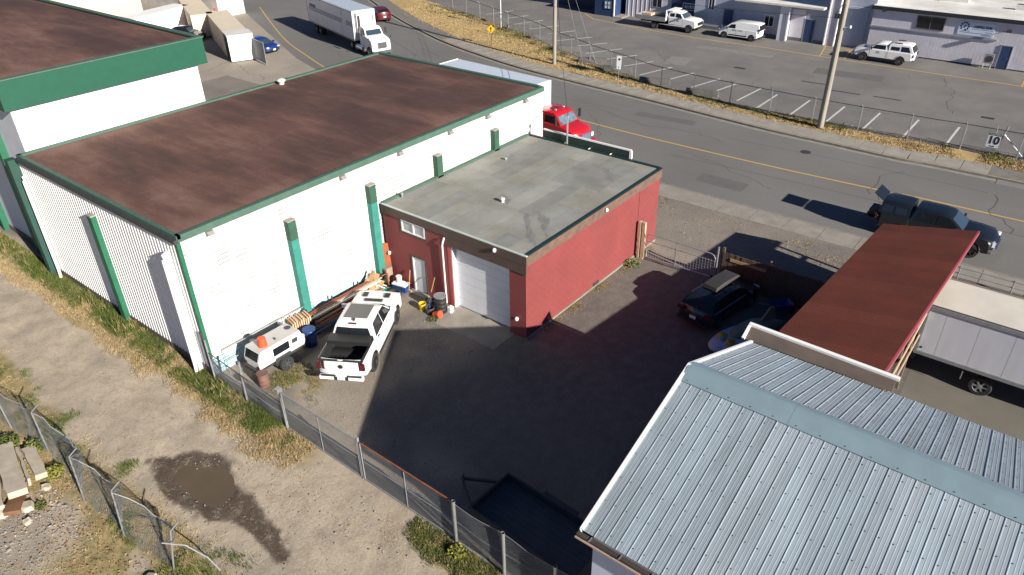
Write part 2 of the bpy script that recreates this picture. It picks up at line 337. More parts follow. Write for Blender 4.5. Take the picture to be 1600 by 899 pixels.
wetm = sstep(-.30, .55, pdist(WET, X, Y)+(n2-.5)*.9)*.92
wetm = np.maximum(wetm, .35*np.exp(-((X-6.5)/.6)**2-((Y-23.6)/1.0)**2))
nx, ny = len(gx), len(gy); I = np.arange(nv).reshape(nx, ny)
F = np.stack([I[:-1, :-1], I[1:, :-1], I[1:, 1:], I[:-1, 1:]], -1).reshape(-1, 4)
me = bpy.data.meshes.new('ground'); me.from_pydata(np.stack([X, Y, Z], -1).reshape(-1, 3).tolist(), [], F.tolist())
me.materials.append(earth_material()); ca = me.color_attributes.new('cover', 'FLOAT_COLOR', 'POINT')
ca.data.foreach_set('color', np.stack([grassm, gravm, wetm, shadeyardm], -1).reshape(-1).astype(np.float32))
me.polygons.foreach_set('use_smooth', [True]*len(F))
go = bpy.data.objects.new('ground', me); COL.objects.link(go); go['kind'] = 'structure'
ground_h = lambda x, y: float(Z[np.abs(gx-x).argmin(), np.abs(gy-y).argmin()])
pz = MB(); ang = np.linspace(0, 2*PI, 40, endpoint=False)
pz.add([(7.75+.95*math.cos(a)*(1+.1*math.sin(3*a)), 20.35+1.55*math.sin(a)*(1+.08*math.cos(2*a)), -.046) for a in ang], [tuple(range(40))]); struct('puddle_water', pz, water)
mb = MB(); mb.box(-600, 900, -600, 900, -1.2, -.35); struct('terrain', mb, mat('far_earth', (.22, .2, .15), .95, var=.3, scale=.05))

# road, kerbs and walks
KERB = smooth_line([(54, -60), (54, -20), (54, 4), (53.8, 9), (54.0, 13.5), (54.2, 18.3), (54.8, 23.9), (55.5, 30.1), (56.2, 37.3), (57.0, 43.7), (58.3, 49.6), (60.4, 56.9), (62.9, 63.1), (66.6, 71.2), (72.8, 82.8), (86, 106), (110, 150)])
BACK = offset_line(KERB, 2.15)
NEARK = 40.6
mb = MB(); mb.add([(NEARK, -60, -.12)]+[(x, y, -.12) for x, y in KERB]+[(84, 150, -.12), (47, 66, -.12), (44.5, 58, -.12), (NEARK, 44, -.12)], [tuple(range(len(KERB)+5))[::-1]]); struct('road', mb, asphalt)
mb = MB(); mb.add([(x, y, -.124) for x, y in [(38.74, 44), (NEARK, 44), (44.5, 58), (47, 66), (84, 150), (60, 170), (-40, 170), (-40, 60), (38.74, 60)]], [tuple(range(9))]); struct('loading_yard', mb, yardconc)
# far kerb and the walk behind it
mb = MB(); k0 = KERB; k1 = offset_line(KERB, .16); strip(mb, k0, k0, (-.12, .03)); strip(mb, k0, k1, (.03, .03)); kb = struct('kerb', mb, kerbm)
mb = MB(); strip(mb, offset_line(KERB, -.42), offset_line(KERB, -.01), -.114); struct('gutter_pan', mb, mat('gutter_concrete', (.235, .22, .195), .9, var=.2, scale=1.5, fine=.1))
mb = MB(); strip(mb, offset_line(KERB, .0), offset_line(KERB, .09), .0335); struct('kerb_edge', mb, mat('worn_kerb_yellow', (.36, .30, .18), .9, var=.25, scale=2))
mb = MB(); strip(mb, k1, BACK, (.0, .0)); fw_ = struct('far_pavement', mb, mat('walk_base', (.17, .155, .135), .9, var=.2))
def mesh_only(mb, name, m):
    o = mb.build(name, m); me = o.data; bpy.data.objects.remove(o); return me
s_ = MB(); s_.box(-.795, .795, -.93, .93, -.03, .025); slabm = mesh_only(s_, 'slab', concrete2)
pts = resample(offset_line(KERB, 1.13), 1.63)
for a, b in zip(pts[:-1], pts[1:]):
    if 3.4 < a[1] < 58: link('slab', slabm, fw_, ((a[0]+b[0])/2, (a[1]+b[1])/2, .008+random.uniform(-.004, .004)), (0, 0, math.atan2(b[1]-a[1], b[0]-a[0])))
mb = MB(); mb.quad((53.2, 2.9, -.112), (53.2, -8, -.112), (58.4, -8, .045), (58.4, 2.9, .045)); struct('driveway', mb, mat('driveway_asphalt', (.185, .175, .16), .9, var=.15, scale=.6, fine=.1))
# near kerb and walk
mb = MB(); mb.box(NEARK-.17, NEARK, -60, 46, -.2, .02); nk = struct('near_kerb', mb, kerbm)
mb = MB(); mb.box(NEARK-.001, NEARK+.28, -20, 11.5, -.15, -.108); struct('kerb_paint', mb, redkerb)
mb = MB(); mb.box(38.74, NEARK-.171, -60, 46, -.3, -.03); nw = struct('near_pavement', mb, mat('walk_base', (.17, .155, .135), .9))
s_ = MB(); s_.box(-.84, .84, -.985, .985, -.03, .03); sm = mesh_only(s_, 'slab', concrete)
for k in range(-3, 15): link('slab', sm, nw, (39.58, k*2+.4, -.012+random.uniform(-.004, .004)))
# road paint
def paint(name, line, wd, z, m, parent=None):
    mb = MB(); strip(mb, offset_line(line, -wd/2), offset_line(line, wd/2), z); return mb.build(name, m, kind='structure')
cl = smooth_line([(48.3, -60), (48.2, 0), (47.9, 8), (47.65, 16), (47.7, 25), (48.1, 32), (48.6, 38), (49.6, 46), (51.5, 55), (55.5, 66), (61, 77)])
paint('centre_line', cl, .17, -.116, yellowline)
paint('edge_line', smooth_line([(45.2, 57.5), (48.0, 65.2), (51.1, 73), (55.4, 81.5), (61.2, 92.3)]), .16, -.112, yellowline)
tarseam = mat('tar_seam', (.075, .072, .07), .85, var=.3)
for a, b in (((49.5, 46), (58.5, 64)), ((52, 30), (51, 52)), ((46, -3), (45.6, 22)), ((51.4, 3), (51.0, 20)), ((53, 48), (57.5, 58))):
    paint('tar_seam', smooth_line([a, ((a[0]+b[0])/2+.3, (a[1]+b[1])/2), b]), .05, -.1165, tarseam)
def crack(x, y, a, n, wd, z, step=.7):
    P_ = [(x, y)]
    a0_ = a
    for k in range(n): a = a0_+random.gauss(0, .38); x += step*math.cos(a); y += step*math.sin(a); P_.append((x, y))
    paint('asphalt_crack', P_, wd, z, tarseam)
random.seed(21)
for x, y, a, n in ((44, 14, 1.4, 14), (51, 33, 1.7, 18), (45, 28, .3, 9), (52, 8, 3.0, 8), (50, 20, 1.5, 20), (56, 56, 2.2, 10), (46, 1, .4, 9), (58, 60, 3.9, 9), (50, 62, 1.0, 12), (43, 22, 1.6, 10)): crack(x, y, a, n, random.uniform(.025, .055), -.1172+.00005*x)
for x, y, a, n in ((66, 8, .2, 16), (70, 14, 1.6, 14), (64, 30, .9, 16), (72, 36, 2.2, 14), (74, 22, 1.5, 18), (67, 24, 2.9, 9), (71, 44, .5, 12), (75, 10, 1.4, 12), (69, 52, 1.0, 10), (63, 12, 1.5, 18)): crack(x, y, a, n, random.uniform(.03, .06), .0075+.00002*x)
for x, y, a, n in ((40, 62, 1.0, 14), (36, 68, .4, 12), (48, 78, 1.2, 12), (33, 60, .2, 14)): crack(x, y, a, n, .05, -.121)
patchm = mat('asphalt_patch', (.115, .11, .105), .9, var=.12, fine=.1); patchl = mat('asphalt_patch_pale', (.20, .19, .175), .9, var=.15, fine=.1)
for i, (x, y, a, b, rz, z, mm) in enumerate(((52.3, 26, 1.0, 5, .08, -.1165, patchm), (43.2, 17, 1.4, 3.2, 0, -.1165, patchm), (50.5, 47, 2.2, 3, .4, -.1165, patchl), (68, 33, 3, 2.2, .2, .0078, patchl), (72.5, 18, 2, 6, .1, .0078, patchm), (65.5, 41, 2.2, 3.4, .5, .0079, patchl), (74.5, 30, 1.2, 8, .03, .0080, patchl))): q = MB(); q.obox((x, y, z), (a, b, .001), rz); q.build('asphalt_patch', mm, kind='structure')
q = MB(); q.lathe([(.38, 0), (.36, .006)], (51.6, 14.5, -.12), 18); struct('manhole_cover', q, darksteel)
# the lot across the road
FEN = smooth_line([(58.1, -60), (58.1, -20), (58.1, 4), (57.9, 8), (57.8, 15), (58.0, 21), (58.3, 26), (59.1, 30.8), (60.5, 34.5), (61.6, 38), (63.2, 41.6), (65, 46), (67.2, 50), (69.5, 56.1), (72.6, 64.1), (74.4, 69.6), (80, 84), (92, 112)])
mb = MB(); mb.add([(x, y, .006) for x, y in FEN]+[(160, 112, .006), (160, -60, .006)], [tuple(range(len(FEN)+2))[::-1]]); struct('parking_lot', mb, lotasphalt)
def poly_between(A, B, z): mb = MB(); mb.add([(x, y, z) for x, y in A]+[(x, y, z) for x, y in B[::-1]], [tuple(range(len(A)+len(B)))[::-1]]); return mb
Bk = [p for p in BACK if p[1] < 112]
dry = mat('dry_verge', (.46, .33, .15), .95, var=.25, scale=2.5, col2=(.33, .24, .115), c2amt=.7, c2scale=.5, fine=.2, fscale=12, bump=.4, bscale=20, spec=.1)
struct('dry_verge', poly_between(Bk, [p for p in FEN], .003), dry)
# lot markings
paint('lot_yellow_line', [(77.4, -12), (77.3, 5), (77.35, 15), (77.4, 21), (77.8, 28), (77.6, 35), (78.2, 43), (79.5, 50.4), (81.6, 53)], .17, .012, yellowline)
for pl in ([(77.3, 4.8), (82.0, 4.9)], [(77.4, 22.3), (82.0, 23.2)], [(81.8, 19.6), (81.8, 23.1)], [(77.8, 20.0), (81.8, 20.6)], [(78.4, 22.4), (79.4, 20.2)], [(79.4, 22.6), (80.4, 20.4)], [(80.4, 22.8), (81.4, 20.6)]): paint('lot_yellow_line', pl, .14, .0125, yellowline)
LL = [((58.4, y), (63.0, y)) for y in (4.0, 6.9, 9.75, 12.6, 15.36, 18.2, 21.0)]+[((59.4, 23.1), (63.9, 22.8)), ((59.8, 25.9), (64.2, 25.1)), ((60.3, 28.0), (64.6, 27.0)), ((60.9, 30.9), (65, 29.8)), ((61.5, 33.6), (65.6, 32.4)), ((62.6, 36.7), (66.4, 34.9)), ((63.9, 39.5), (67.6, 37.4)), ((65.2, 42.1), (69, 40.0)), ((66.7, 45), (70.2, 42.6)), ((68, 47.7), (71.6, 45.4)), ((69.4, 50.7), (73, 48.7)), ((70.6, 53.6), (74.2, 51.8)), ((71.8, 56.6), (75.5, 55)), ((73, 59.8), (76.7, 58.2)), ((74.2, 63), (78, 61.6))]
for a, b in LL: paint('bay_line', [a, b], .16, .011, whiteline)
for px, py, wd, ln in ((69, 27, .5, 1.1), (68.2, 19.5, .22, 2.6), (66.9, 16.5, .22, 2.4), (67.2, 13.2, .22, 2.2), (66.5, 5.6, .5, .9)): mb = MB(); mb.obox((px, py, .011), (wd, ln, .006), .05); mb.build('tar_patch', darktar, kind='structure')
# asphalt pad beside the lean-to
mb = MB(); mb.add([(22, 2.0, .004), (22, -40, .004), (38.6, -40, .004), (38.6, 2.6, .004)], [(0, 1, 2, 3)]); struct('asphalt_pad', mb, mat('pad_asphalt', (.13, .12, .10), .9, var=.15, scale=.5, col2=(.16, .145, .12), c2amt=.6, c2scale=.3, fine=.1, bump=.3, bscale=50))
# ================================================================== BUILDINGS
def masonry(parent, plane, u0, u1, z0, z1, at, m, near, bw=.4, bh=.2, skip=None, lowm=None, lowz=0., jit=.002, j=.03, jv=.012, proud=.006):
    """courses of blocks on a wall facing -Y (plane 'y'): the nearest 300 are parts, the rest one part"""
    cells = []; rows = int(round((z1-z0)/bh))
    for r in range(rows):
        off = (r % 2)*bw/2; u = u0-off
        while u < u1-.01:
            a, b = max(u, u0), min(u+bw, u1); u += bw
            if b-a < .05: continue
            z = z0+r*bh
            if skip and skip((a+b)/2, z+bh/2): continue
            cells.append((a, b, z))
    cells.sort(key=lambda c: math.dist(((c[0]+c[1])/2, c[2]), near))
    full = {}
    def mesh_for(w, mm):
        k = (round(w, 3), mm.name)
        if k not in full:
            q = MB(); h = bh-j; q.add([(-w/2+jv/2, 0, -h/2), (w/2-jv/2, 0, -h/2), (w/2-jv/2, 0, h/2), (-w/2+jv/2, 0, h/2), (-w/2+jv/2, -proud, -h/2), (w/2-jv/2, -proud, -h/2), (w/2-jv/2, -proud, h/2), (-w/2+jv/2, -proud, h/2)],
                             [(4, 5, 6, 7), (0, 1, 5, 4), (1, 2, 6, 5), (2, 3, 7, 6), (3, 0, 4, 7)]); full[k] = mesh_only(q, 'block', mm)
        return full[k]
    rest = MB()
    for i, (a, b, z) in enumerate(cells):
        mm = lowm if (lowm and z < lowz) else m; y = at-random.random()*jit; cx, cz = (a+b)/2, z+bh/2
        if i < 300: link('block', mesh_for(b-a, mm), parent, (cx-parent.location.x, y-parent.location.y, cz-parent.location.z))
        else:
            w, h = b-a-jv, bh-j; k = 1 if mm is lowm else 0
            rest.add([(cx-w/2, y, cz-h/2), (cx+w/2, y, cz-h/2), (cx+w/2, y, cz+h/2), (cx-w/2, y, cz+h/2), (cx-w/2, y-proud, cz-h/2), (cx+w/2, y-proud, cz-h/2), (cx+w/2, y-proud, cz+h/2), (cx-w/2, y-proud, cz+h/2)],
                     [(4, 5, 6, 7), (0, 1, 5, 4), (1, 2, 6, 5), (2, 3, 7, 6), (3, 0, 4, 7)], k)
    rest.build('blockwork', [m, lowm or m], parent, True, kind='stuff')
def part(parent, name, m, *boxes, **kw):
    mb = MB()
    for b in boxes: mb.box(*b)
    return mb.build(name, m, parent, True, **kw)
def parts(parent, name, m, *boxes):
    for b in boxes: part(parent, name, m, b)
def corrugated(parent, x, y0, y1, z0, z1, m, pitch=.25, depth=.055, sheet=1.0):
    n = int(round((y1-y0)/sheet)); per = int(round(sheet/pitch))
    q = MB(); ys = []
    for k in range(per):
        b = k*pitch; ys += [(b, 0), (b+.30*pitch, 0), (b+.42*pitch, -depth), (b+.85*pitch, -depth), (b+.97*pitch, 0)]
    ys.append((per*pitch, 0)); N_ = len(ys)
    q.add([(dx, yy, 0) for yy, dx in ys]+[(dx, yy, z1-z0) for yy, dx in ys], [(i+1, i, N_+i, N_+i+1) for i in range(N_-1)])
    me_ = mesh_only(q, 'cladding_sheet', m)
    for k in range(n): link('cladding_sheet', me_, parent, (x-parent.location.x, y0+k*sheet-parent.location.y, z0))
# --- white block warehouse
W = thing('block_warehouse', 'long white block warehouse with brown flat roof, green edge trim and ribbed white end wall', 'warehouse', (11.4, 25.5, 0))
part(W, 'wall', mat('grimy_mortar', (.07, .066, .06), .9, var=.3, scale=1.2, col2=(.6, .59, .57), c2amt=.97, c2scale=.9), (11.42, 35, 25.5, 39.5, 0, 6.45))
paleblue = mat('pale_blue_paint', (.36, .56, .62), .8, var=.12, scale=1.5, fine=.08)
part(W, 'foundation', mat('footing', (.13, .10, .075), .9, var=.3, scale=2), (11.33, 11.418, 25.55, 39.6, -.1, .42))
masonry(W, 'y', 11.42, 35, 0, 6.4, 25.498, whitewall, (13.5, 3.2), lowm=paleblue, lowz=.75)
corrugated(W, 11.40, 25.62, 39.62, .42, 6.42, white)
part(W, 'roof', brownroof, (11.5, 34.95, 25.55, 39.45, 6.46, 6.62))
tones = ((.068, .042, .038), (.090, .053, .046), (.132, .072, .058), (.195, .115, .091))
rollm = roofing_material('weathered_brown_rolls', 11.5, 34.9, 25.6, 39.4, tones)
for k in range(14):      # lapped rolls, each with its own edge
    y = 25.63+k*.983; x = 11.58-random.random()*4
    while x < 34.8:
        L_ = random.uniform(5, 9); a, b = max(x, 11.58), min(x+L_, 34.79); x += L_
        if b-a > .3: part(W, 'roofing_roll', rollm, (a, b-.004, y, y+.978, 6.618, 6.626+.005*random.random()))
for b in ((11.42, 35.02, 25.40, 25.62, 6.44, 6.72), (11.42, 35.02, 39.38, 39.6, 6.44, 6.72), (34.8, 35.05, 25.62, 39.38, 6.44, 6.74)): part(W, 'roof_trim', fadedgreen, b)
part(W, 'roof_trim', fadedgreen, (11.38, 11.56, 25.4, 39.62, 6.56, 6.72))
part(W, 'gutter', darksteel, (11.26, 11.42, 25.42, 39.62, 6.40, 6.56))
part(W, 'corner_trim', green, (11.34, 11.50, 25.44, 25.60, .9, 6.40))
for x in (16.1, 20.75, 25.4, 30.05):
    part(W, 'pilaster', mat('old_green_paint', (.028, .085, .052), .7, var=.2, scale=3, fine=.12), (x, x+.40, 25.18, 25.494, 4.55 if x < 25 else 0, 5.45)); 
    if x < 25: part(W, 'pilaster', teal, (x+.002, x+.398, 25.182, 25.494, -.05, 4.55))
    part(W, 'pilaster_cap', mat('weathered_cap', (.30, .27, .24), .8, var=.2), (x-.01, x+.41, 25.17, 25.494, 5.452, 5.50))
part(W, 'pilaster', green, (11.12, 11.345, 32.30, 32.70, -.05, 5.6)); part(W, 'pilaster_cap', mat('weathered_cap', (.3, .27, .24)), (11.10, 11.345, 32.28, 32.72, 5.602, 5.65))
part(W, 'pilaster', mat('shaded_green_paint', (.015, .06, .045), .7, var=.2), (10.95, 11.36, 39.66, 40.1, -.05, 6.5))  # last green darkened to paint in the shade on the corner pilaster
part(W, 'pilaster', white, (11.16, 11.345, 26.25, 26.55, 0, 5.62))
for y, zt in ((26.3, 5.78), (39.2, 5.75)):
    ox = 0 if y < 30 else .12
    mb = MB(); mb.tube([(11.39, y, zt-.02), (11.22+ox, y, zt), (11.09+ox, y, zt-.06), (11.06+ox, y, zt-.2), (11.06+ox, y, .5), (11.02+ox, y-.05, .12)], .075, 10)
    dp = mb.build('downpipe', white, W, True, smooth=True, angle=60)
    for z in (1.4, 3.2, 5.0): mb = MB(); mb.box(11.1+ox, 11.34, y-.09, y+.09, z, z+.05); o = mb.build('bracket', white, dp); o.location = -W.location
for x in (12.73, 19.5, 23.13, 26.76, 29.8, 33.2):
    mb = MB(); mb.add([(x-.15, 25.49, 6.42), (x+.15, 25.49, 6.42), (x+.15, 25.49, 6.22), (x-.15, 25.49, 6.22), (x-.15, 25.36, 6.40), (x+.15, 25.36, 6.40), (x+.13, 25.26, 6.26), (x-.13, 25.26, 6.26)],
                     [(0, 1, 5, 4), (4, 5, 6, 7), (7, 6, 2, 3), (0, 4, 7, 3), (1, 2, 6, 5)]); mb.build('wall_lamp', mat('lamp_housing', (.22, .205, .20), .5), W, True)
mb = MB(); mb.lathe([(.16, 0), (.16, .22)], (26.4, 39.0, 6.62), 12, 0); mb.lathe([(.26, .2), (.28, .27), (.10, .36)], (26.4, 39.0, 6.62), 12, 0); mb.build('roof_vent', dirtywhite, W, True, smooth=True)
# --- taller warehouse behind
T = thing('tall_warehouse', 'tall white warehouse with deep green fascia and rusty brown roof', 'warehouse', (12.05, 40.35, 0))
part(T, 'wall', palewall, (12.06, 22, 40.36, 80, 0, 8.7)); part(T, 'side_wall_cladding', white, (12.07, 21.98, 40.33, 40.356, 0, 8.7))
part(T, 'roof', roofing_material('weathered_tall_roof', 12, 22.2, 40.3, 80, tones), (11.9, 22.25, 40.2, 80.2, 9.7, 9.95))
fz = [(11.75, 22.5, 40.02, 40.26, 8.62, 10.02), (22.26, 22.5, 40.262, 80.2, 8.62, 10.02), (11.75, 11.99, 40.262, 80.2, 8.62, 10.02)]
for i, b in enumerate(fz): part(T, 'fascia', mat('fascia_green', (.006, .075, .042), .6, var=.12, scale=2), b)
for b in ((11.7, 22.55, 39.97, 40.3, 10.022, 10.09), (22.22, 22.56, 40.302, 80.2, 10.022, 10.09), (11.7, 12.04, 40.302, 80.2, 10.022, 10.09)): part(T, 'fascia_cap', fadedgreen, b)
for y in (43.0, 47.7, 52.4): part(T, 'pilaster', green, (11.72, 12.055, y, y+.4, -.05, 7.4))
part(T, 'foundation', mat('footing', (.13, .10, .075), .9), (11.99, 12.058, 40.36, 80, -.1, .3))
mb = MB()
for k in range(24): mb.obox((16.5+random.uniform(-1, 1)*2.2+k*.05, 66+random.uniform(-.6, .6), 9.96), (.18, .1, .05), random.random()*3)
mb.build('roof_debris', darktar, T, True, kind='stuff')

# --- red workshop
RB = thing('red_workshop', 'small red block workshop with grey flat roof and white roll-up garage door', 'building', (21.5, 16.5, 0))
FX, FY0, FY1, BX, HZ = 21.5, 16.5, 25.3, 33.3, 3.85
part(RB, 'wall', redwall, (FX+.30, BX, FY0+.01, FY1, 0, 3.84))
# front wall in pieces round the recessed garage opening
redfront = redwall
for b in ((FX, FX+.298, FY0+.012, 17.42, 0, 3.84), (FX, FX+.298, 20.86, 22.58, 0, 3.84), (FX, FX+.298, 23.6, FY1, 0, 3.2), (FX, FX+.298, 22.582, 23.598, 2.03, 3.2), (FX, FX+.298, 22.582, FY1, 3.82, 3.84), (FX, FX+.298, 24.06, FY1, 3.2, 3.82), (FX, FX+.298, 17.422, 20.858, 3.36, 3.84)): part(RB, 'front_wall', redfront, b)
masonry(RB, 'y', FX, BX, 0, 3.8, FY0+.008, redwall, (22.5, 2.2), jit=.0008, j=.006, jv=.006, proud=.003)
part(RB, 'footing', concrete2, (FX-.03, BX+.02, FY0-.05, FY0+.001, -.05, .07)); part(RB, 'conduit', mat('conduit_red', (.30, .09, .085), .6), (31.15, 31.18, FY0-.03, FY0+.004, .3, 3.8)); part(RB, 'vent_plate', darksteel, (27.0, 27.5, FY0-.03, FY0+.004, .08, .25))
# garage door of hinged panels
gd = part(RB, 'garage_door', dirtywhite, (FX+.275, FX+.298, 17.42, 20.86, .02, 3.36))
panelw = mat('door_panel_white', (.66, .67, .70), .55, var=.06, scale=1.2, fine=.03)
for k in range(7):
    z = .06+k*.47; q = MB(); q.box(FX+.250, FX+.274, 17.47, 20.80, z, z+.455); o = q.build('panel', panelw, gd); o.location = -RB.location
    q = MB()
    for zz in (.12, .24, .36): q.box(FX+.246, FX+.2505, 17.5, 20.77, z+zz-.006, z+zz+.006)
    o = q.build('panel_groove', panelw, gd); o.location = -RB.location
part(RB, 'door_jamb', white, (FX+.02, FX+.27, 20.80, 20.862, 0, 3.36)); part(RB, 'door_jamb', mat('sunlit_jamb_red', (.42, .08, .08), .6), (FX-.012, FX, 20.865, 21.06, 0, 3.36))  # second strip is brighter red, painting in the sunlit side of the opening
# side door with frame
part(RB, 'door_frame', brownfascia, (FX-.02, FX+.05, 22.585, 22.66, 0, 2.06), (FX-.02, FX+.05, 23.52, 23.6, 0, 2.06), (FX-.02, FX+.05, 22.66, 23.52, 1.97, 2.06))
dr = part(RB, 'door', mat('pale_door', (.60, .63, .66), .55, var=.08), (FX+.03, FX+.08, 22.664, 23.516, .04, 1.966)); part(RB, 'door_edge', white, (FX-.005, FX+.028, 23.44, 23.515, .04, 1.96))
q = MB(); q.lathe([(.02, 0), (.03, -.05), (.035, -.07), (.01, -.085)], (FX+.03, 22.74, 1.0), 8, 0, 'X'); o = q.build('handle', chrome, dr); o.location = -RB.location
part(RB, 'doorstep', concrete, (FX-.35, FX-.02, 22.5, 23.7, -.02, .06))
# window
wf = part(RB, 'window_frame', white, (FX-.03, FX+.06, 22.47, 24.03, 3.22, 3.29), (FX-.03, FX+.06, 22.47, 24.03, 3.77, 3.84), (FX-.03, FX+.06, 22.47, 22.55, 3.29, 3.77), (FX-.03, FX+.06, 23.95, 24.03, 3.29, 3.77), (FX-.03, FX+.06, 23.20, 23.27, 3.29, 3.77))
part(RB, 'window_surround', brownfascia, (FX-.022, FX, 22.36, 24.14, 3.10, 3.215), (FX-.022, FX, 22.36, 22.465, 3.215, 3.84), (FX-.022, FX, 24.035, 24.14, 3.215, 3.84))
for y0, y1 in ((22.55, 23.20), (23.27, 23.95)): q = MB(); q.box(FX+.01, FX+.02, y0, y1, 3.29, 3.77); o = q.build('pane', mat('window_pane', (.35, .37, .38), .15, var=.3, scale=4), wf); o.location = -RB.location
# fascia, roof of laid sheets, trims
part(RB, 'fascia', brownfascia, (FX-.06, FX-.004, FY0-.06, FY1+.02, 3.845, 4.27))
part(RB, 'lintel_board', brownfascia, (FX-.05, FX-.002, FY0-.04, 21.2, 3.37, 3.844))
part(RB, 'fascia', wornfascia, (FX-.003, BX+.04, FY0-.06, FY0-.004, 3.80, 4.27))
part(RB, 'side_fascia', brownfascia, (FX, BX, FY1+.002, FY1+.05, 3.8, 4.27)); part(RB, 'rear_fascia', brownfascia, (BX+.002, BX+.05, FY0-.002, FY1, 3.4, 4.27))
part(RB, 'roof_deck', greyroof[0], (FX-.002, BX, FY0-.002, FY1, 3.86, 4.275))
y = FY0+.12; row = 0
while y < FY1-.15:
    x = FX+.1-random.random()*2.0; w_ = min(.95, FY1-.1-y)
    while x < BX-.1:
        L_ = random.choice((2.4, 3.1, 3.8)); a, b = max(x, FX+.06), min(x+L_, BX-.12); x += L_
        if b-a > .2: part(RB, 'roofing_sheet', random.choice(greyroof), (a, b-.012, y, y+w_-.014, 4.277, 4.284+.004*random.random()))
    y += .95; row += 1
stz = 4.2905
for (sx, sy, a, b, rz) in ((24.5, 17.75, 1.0, .20, .75), (23.0, 17.3, .8, .16, .8), (24.0, 18.3, 1.1, .10, .7), (31.0, 18.3, .7, .16, .8), (29.9, 23.9, .45, .10, .6), (25.5, 20.75, .5, .12, .9)):
    q = MB(); n_ = 48; stz += .0004; P_ = []
    for k in range(n_):
        t = 2*PI*k/n_; r_ = 1+.30*math.sin(3*t+sx)+.22*math.sin(7*t+sy)+.16*math.sin(13*t)+random.uniform(-.12, .12); u, v = math.cos(t)*a*r_, math.sin(t)*b*r_; P_.append((sx+u*math.cos(rz)-v*math.sin(rz), sy+u*math.sin(rz)+v*math.cos(rz), stz))
    q.add(P_, [tuple(range(n_))]); q.build('stain', stainmat, RB, True)
darkg = mat('dark_green_trim', (.014, .034, .03), .5, var=.1)
part(RB, 'roof_edge', mat('pale_edge', (.45, .50, .46), .6), (FX-.06, FX+.06, FY0-.06, FY1+.02, 4.272, 4.31)); part(RB, 'roof_edge', darkg, (FX+.062, BX+.05, FY0-.07, FY0+.09, 4.272, 4.33)); part(RB, 'roof_edge', darkg, (BX-.1, BX+.06, FY0+.092, FY1+.02, 4.272, 4.35)); part(RB, 'roof_edge', fadedgreen, (FX+.062, BX-.102, FY1-.12, FY1+.06, 4.272, 4.36))
mb = MB(); mb.tube([(FX-.10, 21.15, 3.75), (FX-.16, 21.2, 3.5), (FX-.10, 21.3, 3.3), (FX-.08, 21.3, .15), (FX-.14, 21.28, .06)], .045, 8); mb.build('downpipe', white, RB, True, smooth=True, angle=60)
for (x, y, z) in ((FX-.12, 18.13, 4.12), (FX-.12, 16.95, 1.0), (FX-.1, 25.05, 1.7)):
    mb = MB(); mb.lathe([(.03, -.02), (.075, .02), (.085, .12), (.05, .17)], (x, y, z-.1), 10); mb.box(x, FX-.02 if z < 4 else FX-.06, y-.03, y+.03, z-.05, z+.0); mb.build('lamp', white, RB, True, smooth=True)
mb = MB(); mb.lathe([(.07, -.03), (.08, .06), (.04, .12)], (27.7, FY0-.14, 4.05), 10); mb.box(27.67, 27.73, FY0-.14, FY0-.062, 4.05, 4.1); mb.build('camera_lamp', white, RB, True, smooth=True)
for (x, y, h, r) in ((25.1, 20.65, .16, .08), (22.6, 25.0, .18, .05), (29.4, 23.9, .08, .06)):
    mb = MB(); mb.lathe([(r, 0), (r, h), (r*1.5, h+.01), (r*1.2, h+.07)], (x, y, 4.29), 10); mb.build('roof_vent', galvdull if r < .08 else dirtywhite, RB, True, smooth=True)
# sign board standing on the street side, seen from behind
part(RB, 'sign_board', darkg, (BX+.07, BX+.13, 18.5, 24.2, 4.3, 4.78)); part(RB, 'sign_frame', white, (BX+.05, BX+.16, 18.4, 24.25, 4.782, 4.86)); part(RB, 'sign_frame', white, (BX+.055, BX+.15, 18.35, 18.5, 4.36, 4.781))
parts(RB, 'sign_bracket', white, *[(BX-.1, BX+.068, y, y+.04, 4.36, 4.40) for y in (19.6, 21, 22.6)])
mb = MB(); mb.tube([(BX-.05, 22.5, 4.3), (BX-.05, 22.5, 5.9)], .05, 8); mb.tube([(BX-.05, 22.5, 5.9), (BX-.05, 22.5, 6.02)], .08, 8); mb.build('service_mast', galv, RB, True, smooth=True)
mb = MB(); mb.box(19.95, 21.76, 17.15, 20.9, -.1, .012); ap = struct('concrete_apron', mb, concrete)
# near-black strip filling the gap between the workshop and the warehouse
part(RB, 'gap_strip', mat('gap_black', (.02, .02, .022), .8), (FX+.1, FX+.16, FY1+.052, FY1+.17, 0, 4.1))

